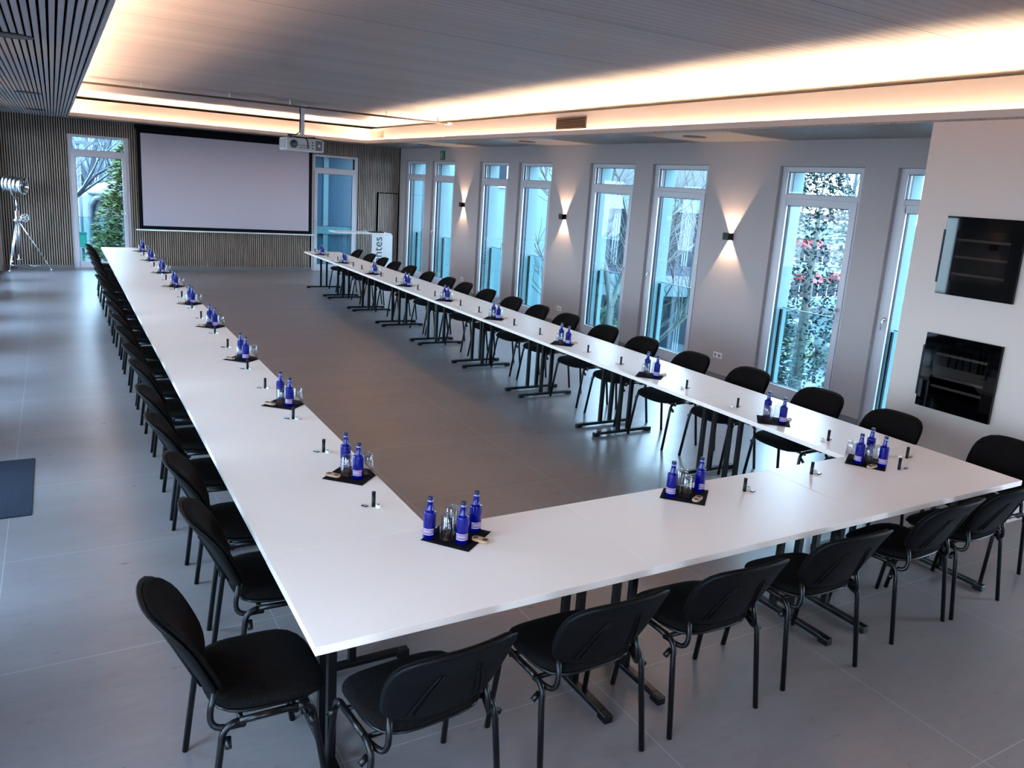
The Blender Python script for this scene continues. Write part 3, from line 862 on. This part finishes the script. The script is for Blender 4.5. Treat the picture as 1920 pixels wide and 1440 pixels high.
# ------------------------------------------------------------------ things on the tables
def make_bottle(label):
    t = thing('water_bottle', label, 'bottle')
    MB().lathe([(0, .002), (.026, 0), (.0305, .005), (.0305, .134), (.0295, .140), (.0205, .145), (.0182, .149), (.0125, .190), (.0125, .197), (0, .197)], 20).build('bottle_body', M['blueglass'], t)
    MB().lathe([(.0135, .191), (.0148, .193), (.0148, .197), (.0135, .199)], 16).build('neck_ring', M['ring'], t)
    MB().lathe([(.0138, .198), (.0142, .200), (.0142, .213), (.013, .216), (0, .216)], 16).build('cap', M['cap'], t)
    l_ = MB(); n_ = 12; r = .0309
    for k in range(n_):
        a0 = -PI / 2 - 1.15 + 2.3 * k / n_; a1 = a0 + 2.3 / n_
        for z0, z1, mi in ((.026, .028, 1), (.028, .056, 0), (.056, .058, 1)):
            l_.quad((r * math.cos(a0), r * math.sin(a0), z0), (r * math.cos(a1), r * math.sin(a1), z0), (r * math.cos(a1), r * math.sin(a1), z1), (r * math.cos(a0), r * math.sin(a0), z1), mi=mi)
    l_ = l_.build('label', [M['label'], M['labelink']], t)
    me = text_mesh('MORELL', .0135, 0)
    for v in me.vertices:
        a = v.co.x / .0312 - PI / 2; z = v.co.y + .043
        v.co = (.0313 * math.cos(a), .0313 * math.sin(a), z)
    me.materials.append(M['labelink'])
    o = bpy.data.objects.new('label_print', me); COL.objects.link(o); o.parent = l_
    register(t)
    return t

def make_tumbler(label):
    t = MB().lathe([(0, .1195), (.030, .1195), (.0335, .116), (.0415, .001), (.0400, .001), (.0322, .100), (.029, .106), (0, .106)], 24).build('water_glass', M['tumbler'])
    return t

def make_opener(label):
    t = thing('bottle_opener', label, 'opener')
    mb = MB(); poly = [(.042 * 0 + .026 + .021 * math.cos(a), .021 * math.sin(a)) for a in [(-PI / 2 + PI * k / 8) for k in range(9)]] + \
        [(-.026 + .021 * math.cos(a), .021 * math.sin(a)) for a in [(PI / 2 + PI * k / 8) for k in range(9)]]
    mb.prism(poly, 0, .012); mb.build('wooden_plate', M['wood'], t, bevel=.0015)
    MB().lathe([(0, .0122), (.0135, .0122), (.0135, .0128), (0, .0128)], 16, c=(.024, 0, 0)).lathe([(0, .0122), (.0125, .0122), (.0125, .0128), (0, .0128)], 16, c=(-.026, 0, 0)).build('recess', M['darkhole'], t)
    register(t)
    return t

def napkin_obj(cx, cy, half, rot, fold):
    """square cloth; fold = list of (axis, edge, sign): beyond edge it hangs down"""
    mb = MB(); n_ = 12; V = []
    ca, sa = math.cos(rot), math.sin(rot)
    for i in range(n_ + 1):
        row = []
        for j in range(n_ + 1):
            u = (i / n_ * 2 - 1) * half; v = (j / n_ * 2 - 1) * half
            x = cx + u * ca - v * sa; y = cy + u * sa + v * ca; z = TZ + .0015
            for ax, ed, sg in fold:
                d_ = ((x if ax == 0 else y) - ed) * sg
                if d_ > 0:
                    z -= d_ * .75
                    if ax == 0: x = ed + sg * (.004 + d_ * .45)
                    else: y = ed + sg * (.004 + d_ * .45)
            row.append((x - cx, y - cy, z - TZ))
        V.append(row)
    vs = [[mb.bm.verts.new(c) for c in r_] for r_ in V]
    for i in range(n_):
        for j in range(n_): mb._f([vs[i][j], vs[i + 1][j], vs[i + 1][j + 1], vs[i][j + 1]], True)
    o = mb.build('napkin', M['napkin']); o.location = (cx, cy, TZ)
    s_ = o.modifiers.new('thickness', 'SOLIDIFY'); s_.thickness = .0012; s_.offset = 1
    return o

def make_tube_():
    t = thing('black_tube', '', 'tube')
    MB().lathe([(0, 0), (.0098, 0), (.0105, .001), (.0105, .068), (0, .068)], 14).build('barrel', M['blackplastic'], t)
    MB().lathe([(0, .0685), (.0108, .0685), (.0108, .082), (.0095, .0845), (0, .0845)], 14).build('cap', M['blackplastic'], t)
    register(t); return t
def make_pot():
    t = thing('white_pot', '', 'pot')
    MB().lathe([(0, 0), (.013, 0), (.0145, .003), (.0145, .014), (.012, .018), (.0075, .018), (.0075, .0165), (0, .0165)], 16).build('pot_body', M['whiteplastic'], t)
    MB().lathe([(0, .0167), (.0072, .0167), (.0072, .0176), (0, .0176)], 12).build('opening', M['blackplastic'], t)
    register(t); return t
def make_clip():
    t = thing('silver_clip', '', 'clip')
    MB().box(-.017, .017, -.008, .008, 0, .006).build('clip_base', M['blackplastic'], t, bevel=.001)
    MB().box(-.016, .016, -.0065, .0065, .0062, .0085).build('clip_plate', M['steel'], t, bevel=.0008)
    register(t); return t

PROT = {}
def place(kind, x, y, rz, label, group, z=TZ):
    if kind not in PROT:
        if kind == 'bottle': o = make_bottle(label)
        elif kind == 'glass': o = make_tumbler(label); o['category'] = 'glass'; KIDS[o.name] = []
        elif kind == 'opener': o = make_opener(label)
        elif kind == 'tube': o = make_tube_()
        elif kind == 'pot': o = make_pot()
        else: o = make_clip()
        PROT[kind] = o; o.location = (x, y, z); o.rotation_euler = (0, 0, rz); o['label'] = label; o['group'] = group
        return o
    return dup(PROT[kind], (x, y, z), rz, label, group)

NZ = TZ + .003
YT = [1.635, 3.22, 4.80, 6.47, 8.05, 9.63, 11.20, 12.98, 14.58]
def pos_words(k): return 'farthest napkin' if k == 8 else '%s napkin' % ORD[k + 1]
random.seed(11)
CAMX, CAMY = -.74, -2.59
def face(x, y, extra=0): return math.atan2(CAMY - y, CAMX - x) + PI / 2 + extra
for k, y in enumerate(YT):
    for side in ('left', 'right'):
        pw = '%s of the %s row' % (pos_words(k), side)
        if side == 'left': cx, m_ = .672, 1
        else: cx, m_ = 4.185, -1
        yy = y if side == 'left' else y + .005
        fold = [(0, .80, 1)] if side == 'left' else [(0, 4.002, -1)]
        o = napkin_obj(cx, yy, .127, PI / 4 + random.uniform(-.06, .06), fold)
        tag(o, 'black napkin under bottles and glasses, ' + pw, 'napkin', 'black napkins on the tables')
        bt = [(.0, .155, 'far'), (.012, -.085, 'near')] if side == 'left' else [(.035, .125, 'far'), (.012, -.095, 'near')]
        for dx, dy, w in bt:
            jx, jy = random.uniform(-.006, .006), random.uniform(-.008, .008)
            tx, ty = cx + dx + jx, yy + dy * .82 + jy
            place('bottle', tx, ty, face(tx, ty, random.uniform(-.7, .5)), 'blue glass water bottle, %ser of two on the %s' % (w, pw), 'blue water bottles', NZ)
        gt = [(-.028, .008, 'left'), (.092, .008, 'right')] if side == 'left' else [(-.035, .035, 'left'), (.10, .045, 'right')]
        for dx, dy, w in gt:
            place('glass', cx + dx, yy + dy, 0, 'clear upturned water glass, %s one on the %s' % (w, pw), 'upturned water glasses', NZ)
        ox = (-.108, .02) if side == 'left' else (.145, -.025)
        place('opener', cx + ox[0], yy + ox[1], -.9 if side == 'left' else .3, 'beech wood bottle opener on the ' + pw, 'wooden bottle openers', NZ)
# front centre napkin and the two corner napkins
def cluster(cx, cy, rot, name, bottles, glasses, op, fold):
    o = napkin_obj(cx, cy, .130, rot, fold); tag(o, 'black napkin under bottles and glasses, ' + name, 'napkin', 'black napkins on the tables')
    for dx, dy, w, e in bottles:
        place('bottle', cx + dx, cy + dy, face(cx + dx, cy + dy, e), 'blue glass water bottle, %s on the napkin %s' % (w, name), 'blue water bottles', NZ)
    for dx, dy, w in glasses:
        place('glass', cx + dx, cy + dy, 0, 'clear upturned water glass, %s on the napkin %s' % (w, name), 'upturned water glasses', NZ)
    place('opener', cx + op[0], cy + op[1], op[2], 'beech wood bottle opener on the napkin ' + name, 'wooden bottle openers', NZ)
cluster(.885, .662, .66, 'at the near left table corner', [(-.135, .03, 'left one', -.35), (-.012, -.085, 'middle one', 0), (.107, .012, 'right one', .55)],
        [(-.052, 0, 'front one'), (.012, .082, 'rear one')], (.085, -.098, -.95), [])
cluster(2.38, .668, PI / 4 - .05, 'in the middle of the front row', [(-.105, .004, 'left one', -.2), (.112, 0, 'right one', 1.1)],
        [(-.012, -.018, 'front one'), (.045, .085, 'rear one')], (.012, -.098, .45), [(1, .80, 1)])
cluster(4.045, .655, .55, 'at the near right table corner', [(-.085, .004, 'left one', -.6), (.028, -.102, 'front one', .1), (.12, .07, 'rear one', 0)],
        [(-.022, .115, 'left one'), (-.005, -.008, 'middle one'), (.072, .0, 'right one')], (-.055, -.085, .1), [])
# tube + pot + clip at every seat
SETS = []
LT = [1.157, 2.08, 2.83, 3.715, 4.396, 5.33, 6.05, 6.97, 7.67, 8.58, 9.31, 10.3, 11.0, 11.97, 12.67, 13.75, 14.3, 15.1]
RT = [1.108, 2.056, 2.708, 3.72, 4.32, 5.344, 5.98, 6.97, 7.56, 8.47, 9.15, 10.1, 10.85, 11.9, 12.4, 13.4, 14.1, 15.08]
for i, y in enumerate(LT):
    w = 'farthest seat' if i == 17 else '%s seat' % ORD[i + 1]
    SETS.append((.632, y, .651, y - .022, .590, y + .020, -.9, '%s of the left row' % w))
for i, y in enumerate(RT):
    w = 'farthest seat' if i == 17 else '%s seat' % ORD[i + 1]
    SETS.append((4.20, y, 4.160, y + .018, 4.234, y + .012, .35, '%s of the right row' % w))
SETS += [(2.775, .572, 2.822, .585, 2.822, .548, .25, 'seat right of the front row napkin'), (3.45, .633, 3.50, .645, 3.503, .612, .25, 'seat at the front row table joint'),
         (4.144, .470, 4.20, .500, 4.215, .466, .25, 'seat nearest the right corner napkin'), (4.438, .610, 4.398, .64, 4.485, .612, .3, 'end seat of the right corner table')]
for tx, ty, px, py, cx, cy, rz, w in SETS:
    place('tube', tx, ty, 0, 'small upright black tube at the ' + w, 'black tubes on the tables')
    place('pot', px, py, 0, 'tiny round white pot at the ' + w, 'white pots on the tables')
    place('clip', cx, cy, rz, 'tiny flat silver and black clip at the ' + w, 'silver clips on the tables')
for kind in ('tube', 'pot', 'clip'): pass

# ------------------------------------------------------------------ outside
GZ = -4.4
M['asphalt'] = principled('wet_asphalt', (.035, .045, .052), .5, noise=.2, nscale=1.5)
M['grass'] = principled('winter_grass', (.085, .09, .032), .9, noise=.5, nscale=6)
M['greyroof'] = principled('grey_standing_seam', (.045, .06, .072), .5)
M['facade'] = principled('slate_blue_facade', (.026, .038, .058), .6, noise=.15, nscale=3)
M['brick'] = principled('red_brick', (.07, .035, .035), .8, noise=.2, nscale=14)
M['winglass'] = principled('facade_glass', (.012, .018, .026), .25, spec=.12)
M['curtain'] = principled('pale_curtain', (.11, .135, .15), .9)
M['bark'] = principled('pale_bark', (.07, .07, .06), .8, noise=.3, nscale=20)
M['needle'] = principled('pine_needle', (.014, .036, .030), .7, noise=.5, nscale=3)
M['thuja'] = principled('thuja_leaf', (.075, .105, .022), .7, noise=.6, nscale=4)
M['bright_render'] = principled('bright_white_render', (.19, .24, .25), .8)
M['red'] = principled('red_awning', (.26, .035, .035), .6)
M['silver_paint'] = principled('silver_car_paint', (.11, .14, .15), .3, .1, coat=.2)
M['dark_paint'] = principled('dark_car_paint', (.02, .025, .035), .2, .3, coat=.8)
M['tyre'] = principled('rubber', (.012, .012, .012), .8)

structure(MB().box(XL - .6, XO + .1, -40, YN - .4, GZ - .3, GZ).box(-60, 90, YF + .6, 110, GZ - .3, GZ).box(XO + .1, 90, -40, YF + .6, GZ - .3, GZ).box(-60, XL - .6, -40, YF + .6, GZ - .3, GZ).build('ground', M['asphalt']), 'grey car park and street below the windows')
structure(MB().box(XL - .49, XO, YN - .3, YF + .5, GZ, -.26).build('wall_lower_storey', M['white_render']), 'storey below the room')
mb = MB().box(26.0, 50, 24.5, 25.9, GZ, GZ + .10).box(26.5, 31.5, 22.0, 23.1, GZ, GZ + .10)
tag(mb.build('grass_verge', M['grass']), 'yellowish winter grass strips beside the car park', 'grass', kind='stuff')

def building(name, label, loc, rz, w, dp, h, wall, roofm, wins, roof_over=.5, roof_h=.5, bandm=None, curtains=False, base=GZ):
    t = thing(name, label, 'building', (loc[0], loc[1], base), rz)
    MB().box(0, w, 0, dp, 0, h).build('wall', wall, t)
    MB().box(-roof_over, w + roof_over, -roof_over, dp + roof_over, h, h + roof_h).build('roof', roofm, t)
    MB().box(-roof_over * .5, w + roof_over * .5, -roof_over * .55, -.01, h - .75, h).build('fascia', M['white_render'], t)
    for (x0, x1, z0, z1) in wins:
        f = MB().box(x0, x1, -.06, 0, z0, z1); 
        f = f.build('window', M['facade'] if curtains else M['pvc'], t)
        g = MB(); nn = max(1, int((x1 - x0) / 1.1)); s_ = (x1 - x0) / nn
        for i in range(nn): g.box(x0 + i * s_ + .07, x0 + (i + 1) * s_ - .07, -.08, -.061, z0 + .08, z1 - .08)
        g.build('pane', M['winglass'], f)
        if curtains:
            c_ = MB()
            for i in range(nn):
                for q in range(3): c_.box(x0 + i * s_ + .12 + q * .10, x0 + i * s_ + .18 + q * .10, -.10, -.081, z0 + .1, z1 - .1)
            c_.build('curtain', M['curtain'], f)
    return t
# white wing closing the court
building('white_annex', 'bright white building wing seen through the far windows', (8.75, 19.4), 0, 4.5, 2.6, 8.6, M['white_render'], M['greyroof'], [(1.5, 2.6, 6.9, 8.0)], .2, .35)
tt = building('apartment_block', 'slate blue apartment block with curtained windows behind bare branches', (13.2, 22.5), -.22, 11, 8, 7.2, M['facade'], M['greyroof'],
              [(.5, 5.1, 4.3, 6.4), (5.8, 10.4, 4.3, 6.4), (.5, 5.1, .9, 3.1), (5.8, 10.4, .9, 3.1)], .8, .9, curtains=True)
mb = MB().box(0, 11, -.9, -.02, 3.3, 4.0); mb.build('balcony_slab', M['curtain'], tt)
building('shop_building', 'low shop building with red awnings across the street', (34, 33.5), .12, 34, 8, 5.7, M['white_render'], M['greyroof'], [(.5, 6, .8, 2.1), (7, 15, .8, 2.1), (17, 26, .8, 2.1), (.5, 26, 3.2, 4.4)], .5, .4)
building('brick_house', 'red brick house with dark roof above the shops', (52, 47), .1, 16, 8, 5.2, M['brick'], M['brick'], [(2, 4, 3.2, 4.6), (7, 9, 3.2, 4.6), (12, 14, 3.2, 4.6)], .6, 1.3)
mR = Matrix.Rotation(.12, 4, 'Z')
for i, (u_, h_) in enumerate(((3.2, 4.35), (8.2, 4.35), (8.6, 2.05), (12.6, 2.05))):
    c = Vector((34, 33.5, 0)) + mR @ Vector((u_, -1.22, 0))
    aw = MB(); aw.prism([(0, 0), (1.2, 0), (1.2, .55)], 0, 2.6, mat=Matrix(((0, 0, 1, 0), (1, 0, 0, 0), (0, 1, 0, 0), (0, 0, 0, 1))))
    o = aw.build('awning', M['red']); o.location = (c.x, c.y, GZ + h_); o.rotation_euler = (0, 0, .12)
    tag(o, 'bright red awning on the shop front, ' + ('upper left', 'upper right', 'lower left', 'lower right')[i] + ' one', 'awning', 'red shop awnings')

# glazed stair tower behind the window right of the screen
t = thing('glass_entrance_tower', 'glazed steel-framed entrance tower seen through the window right of the screen', 'building', (3.2, 21.6, GZ))
MB().box(0, 4.7, .05, 3.2, 0, 7.9).build('wall', principled('pale_blue_wall', (.045, .075, .10), .5), t)
fr = MB()
for x in (0, 1.55, 3.05, 4.56): fr.box(x, x + .14, -.06, .04, 0, 7.9)
for z in (.1, 2.6, 5.15, 7.7): fr.box(0, 4.7, -.08, .04, z, z + .22)
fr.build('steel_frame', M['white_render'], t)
gp = MB()
for i, x in enumerate((.14, 1.69, 3.19)):
    for z in (.32, 2.82, 5.37): gp.box(x, x + 1.41, .0, .02, z, z + 2.28)
gp.build('glass_panel', principled('cyan_facade_glass', (.03, .065, .095), .3, spec=.2), t)
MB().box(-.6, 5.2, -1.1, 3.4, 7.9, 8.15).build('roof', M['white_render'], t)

# gutter building behind the window left of the screen
t = thing('white_outbuilding', 'white outbuilding with oval canopy roof and drainpipe behind the left window', 'building', (-.25, 30.0, GZ))
MB().box(0, 5.6, 0, 4, 0, 5.6).build('wall', M['bright_render'], t)

rf = MB(); rf.lathe([(0, 6.5), (1.8, 6.35), (3.4, 6.0), (3.8, 5.75), (3.6, 5.62), (0, 5.65)], 32, c=(4.2, 1.0, 0)); rf.build('roof', M['greyroof'], t)
MB().tube([(1.2, -.9, 5.7), (.8, -.3, 5.55), (.62, -.1, 5.3), (.62, -.1, 0)], .11, 10).build('drainpipe', M['greyroof'], t)
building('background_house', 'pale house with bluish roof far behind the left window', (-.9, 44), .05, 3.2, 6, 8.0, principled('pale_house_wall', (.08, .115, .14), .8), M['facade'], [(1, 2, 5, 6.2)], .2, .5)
t = thing('street_lamp', 'tall thin grey street lamp left of the conifer', 'street lamp', (0.0, 28.6, GZ))
MB().tube([(0, 0, 0), (0, 0, 7.4)], .06, 8).build('pole', M['greyroof'], t)
MB().box(-.1, .6, -.08, .08, 7.35, 7.45).build('lamp_head', M['greyroof'], t)
t = thing('green_lamp_box', 'bright green box fixed to the street lamp pole', 'box', (0.0, 28.42, GZ + 3.95))
MB().box(-.13, .13, -.1, .1, 0, .42).build('body', principled('green_plastic', (.0, .13, .09), .5), t, bevel=.02)
MB().box(-.14, .14, -.11, .11, .43, .50).build('lid', principled('dark_green_plastic', (.0, .08, .06), .5), t)

def conifer(name, label, loc, h, r, mat, nlayer, seed, leaf=.16, top_thin=.12, droop=.25, up=0.0, base=.05, per=60):
    rnd = random.Random(seed)
    t = thing(name, label, 'tree', loc)
    MB().tube([(0, 0, 0), (0, 0, h * .95)], [r * .07, .02], 8).build('trunk', M['bark'], t)
    mb = MB()
    for i in range(nlayer):
        f = i / nlayer; z = h * (base + (1 - base) * f); R = r * ((1 - f) ** .8) + top_thin
        n_ = int(per * (.35 + .65 * (1 - f)))
        for k in range(n_):
            a = rnd.uniform(0, 2 * PI); q = rnd.uniform(.45, 1.05) * R
            c = Vector((q * math.cos(a), q * math.sin(a), z + rnd.uniform(-.5, .5) * h / nlayer - droop * q * .5 + up * q))
            for s_ in range(3):
                d_ = Vector((math.cos(a) + rnd.uniform(-.7, .7), math.sin(a) + rnd.uniform(-.7, .7), rnd.uniform(-.5, .6))).normalized()
                w_ = Vector((-d_.y, d_.x, rnd.uniform(-.5, .5))).normalized() * leaf * rnd.uniform(.25, .5)
                L_ = leaf * rnd.uniform(.8, 1.6)
                v = [mb.bm.verts.new(c - w_), mb.bm.verts.new(c + w_), mb.bm.verts.new(c + d_ * L_), ]
                mb._f(v)
    mb.build('foliage', mat, t)
    return t
conifer('thuja_tree', 'bright green thuja conifer close behind the window left of the screen', (1.20, 21.7, GZ), 7.9, 2.3, M['thuja'], 60, 5, .12, .04, per=260)
conifer('pine_tree', 'bluish green pine tree in front of the street', (19.2, 13.9, GZ), 8.4, 3.6, M['needle'], 30, 9, .13, .30, per=330)
conifer('pine_tree', 'smaller pine standing just right of the white window pier', (16.6, 12.9, GZ), 4.6, 1.1, M['needle'], 18, 19, .15, .2, per=130)
conifer('garden_shrub', 'light green shrub at the foot of the flats', (13.6, 17.2, GZ), 3.6, 1.9, principled('shrub_leaf', (.026, .055, .02), .7, noise=.5, nscale=4), 16, 23, .12, .3, per=260)

def bare_tree(label, loc, h, seed, spread=.55, n0=5, mat=None, lean=(0, 0)):
    rnd = random.Random(seed); mb = MB()
    t = thing('bare_tree', label, 'tree', loc)
    tw = MB()
    def grow(p, d_, L, r, lev):
        pts = [p]; q = p
        for s_ in range(3):
            d_ = (d_ + Vector((rnd.uniform(-.18, .18), rnd.uniform(-.18, .18), rnd.uniform(-.05, .12)))).normalized()
            q = q + d_ * L / 3; pts.append(q)
        (mb if lev < 2 else tw).tube(pts, [r, r * .85, r * .7, r * .55], 5 if lev < 2 else 3, caps=False)
        if lev >= 4: return
        for k in range(4 if lev else n0):
            a = rnd.uniform(0, 2 * PI); e = d_ + Vector((math.cos(a), math.sin(a), rnd.uniform(-.2, .5))) * spread * rnd.uniform(.6, 1.3)
            s_ = pts[rnd.choice((1, 2, 3, 3))]
            grow(s_, e.normalized(), L * rnd.uniform(.55, .8), max(.007, r * .5), lev + 1)
    grow(Vector((0, 0, 0)), Vector((lean[0], lean[1], 1)).normalized(), h * .45, h * .022, 0)
    mb.build('trunk', mat or M['bark'], t); tw.build('twigs', mat or M['bark'], t)
    return t
bare_tree('leafless tree with pale crossing branches in front of the flats', (13.0, 15.6, GZ), 9.0, 4, .7, 6, lean=(-.05, 0))
bare_tree('leafless tree with thin branches right of the first leafless tree', (16.2, 18.2, GZ), 8.0, 14, .7, 6)
bare_tree('large leafless tree behind the thuja at the left window', (.35, 36, GZ), 13, 6, .6, 6, mat=M['greyroof'])
bare_tree('leafless tree left of the outbuilding at the left window', (-1.6, 26, GZ), 9, 8, .75, 6, mat=M['greyroof'])
bare_tree('leafless tree on the skyline above the shops', (50, 36, GZ), 15, 10, .5, 7, mat=M['greyroof'])
bare_tree('leafless tree on the skyline behind the flats', (33, 42, GZ), 14, 12, .5, 7, mat=M['greyroof'])

def make_car(label, loc, rz, paint):
    t = thing('car', label, 'car', loc, rz)
    # x = length 4.4, y = width 1.8
    prof = [(-2.2, .45, .72), (-2.1, .38, .92), (-1.3, .35, 1.02), (-.55, .33, 1.06), (.9, .33, 1.05), (1.75, .34, .98), (2.15, .38, .80), (2.2, .45, .6)]
    mb = MB(); rings = []
    for x, z0, z1 in prof:
        w_ = .88 if abs(x) < 1.9 else .74
        zm = (z0 + z1) / 2
        rings.append([mb.bm.verts.new(c) for c in ((x, -w_ * .9, z0), (x, -w_, zm), (x, -w_ * .93, z1), (x, w_ * .93, z1), (x, w_, zm), (x, w_ * .9, z0))])
    for a, c in zip(rings, rings[1:]):
        for k in range(6): mb._f([a[k], a[(k + 1) % 6], c[(k + 1) % 6], c[k]], True)
    mb._f(rings[0]); mb._f(rings[-1]); mb.build('body', paint, t, bevel=.03)
    gh = [(-1.45, .80, 1.0, .80), (-.75, .72, 1.42, .64), (.55, .72, 1.45, .64), (1.5, .80, 1.03, .80)]
    g = MB(); g0 = [[g.bm.verts.new(c) for c in ((x, -w0, 1.0), (x, -w1 if z > 1.1 else -w0, z), (x, w1 if z > 1.1 else w0, z), (x, w0, 1.0))] for x, w0, z, w1 in gh]
    for a, c in zip(g0, g0[1:]):
        for k in range(3): g._f([a[k], a[k + 1], c[k + 1], c[k]])
    g.build('windows', M['winglass'], t)
    r_ = MB().box(-.78, .6, -.62, .62, 1.42, 1.47)
    for sy in (-1, 1):
        r_.tube([(-1.45, sy * .80, 1.01), (-.75, sy * .65, 1.44)], .035, 5); r_.tube([(1.5, sy * .80, 1.03), (.55, sy * .65, 1.46)], .03, 5); r_.tube([(-.1, sy * .80, 1.02), (-.1, sy * .65, 1.45)], .03, 5)
    r_.build('roof', paint, t)
    for sx in (-1.35, 1.35):
        for sy in (-1, 1):
            wm = Matrix.Translation((sx, sy * .80, .32)) @ Matrix.Rotation(PI / 2, 4, 'X')
            w_ = MB().lathe([(0, -.1), (.31, -.1), (.32, -.07), (.32, .07), (.31, .1), (0, .1)], 18, mat=wm).build('wheel', M['tyre'], t)
            MB().lathe([(0, -.108), (.20, -.108), (.20, .108), (0, .108)], 10, mat=wm).build('hub', M['steel'], w_)
    MB().box(2.16, 2.2, -.7, -.45, .66, .8).box(2.16, 2.2, .45, .7, .66, .8).build('headlight', M['whiteplastic'], t)
    return t
make_car('silver car parked at the edge of the car park', (29.9, 20.4, GZ), .91, M['silver_paint'])
make_car('dark car parked on the street behind the pine tree', (32.9, 27.0, GZ), .10, M['dark_paint'])

# ------------------------------------------------------------------ light
w = bpy.data.worlds.new('world'); SC.world = w; w.use_nodes = True
nt = w.node_tree; bg = nt.nodes['Background']
tc = node(nt, 'ShaderNodeTexCoord'); sp = node(nt, 'ShaderNodeSeparateXYZ'); nt.links.new(tc.outputs['Generated'], sp.inputs[0])
rp = node(nt, 'ShaderNodeValToRGB')
rp.color_ramp.elements[0].position = .0; rp.color_ramp.elements[0].color = (.70, .835, 1.0, 1)
rp.color_ramp.elements[1].position = .7; rp.color_ramp.elements[1].color = (.47, .67, 1.0, 1)
nt.links.new(sp.outputs[2], rp.inputs[0]); nt.links.new(rp.outputs[0], bg.inputs[0])
bg.inputs[1].default_value = 15.5

# ------------------------------------------------------------------ camera
yaw, pitch, roll = 0.5499644201710834, 0.21544934449882225, 0.07061142885473715
f = Vector((math.sin(yaw) * math.cos(pitch), math.cos(yaw) * math.cos(pitch), -math.sin(pitch)))
r0 = Vector((math.cos(yaw), -math.sin(yaw), 0)); u0 = r0.cross(f)
r = r0 * math.cos(roll) + u0 * math.sin(roll); u = -r0 * math.sin(roll) + u0 * math.cos(roll)
cam = bpy.data.cameras.new('camera'); co = bpy.data.objects.new('camera', cam); COL.objects.link(co)
mw = Matrix(((r.x, u.x, -f.x, -.74031), (r.y, u.y, -f.y, -2.59492), (r.z, u.z, -f.z, 2.50652), (0, 0, 0, 1)))
co.matrix_world = mw
cam.sensor_width = 36; cam.lens = 1475.8628 * 36 / 1920
cam.shift_x = -38.7215 / 1920; cam.shift_y = -40.6521 / 1920
cam.clip_start = .05; cam.clip_end = 300
SC.camera = co

SC.view_settings.view_transform = 'Standard'; SC.view_settings.look = 'None'
SC.view_settings.gamma = 1; SC.view_settings.use_curve_mapping = False
SC.view_settings.exposure = 0.65
SC.cycles.use_denoising = True
try: SC.cycles.denoiser = 'OPENIMAGEDENOISE'
except Exception: pass
SC.cycles.max_bounces = 8; SC.cycles.diffuse_bounces = 4; SC.cycles.glossy_bounces = 4; SC.cycles.transmission_bounces = 6; SC.cycles.transparent_max_bounces = 16
SC.cycles.sample_clamp_indirect = 6.0
SC.cycles.caustics_reflective = False; SC.cycles.caustics_refractive = False
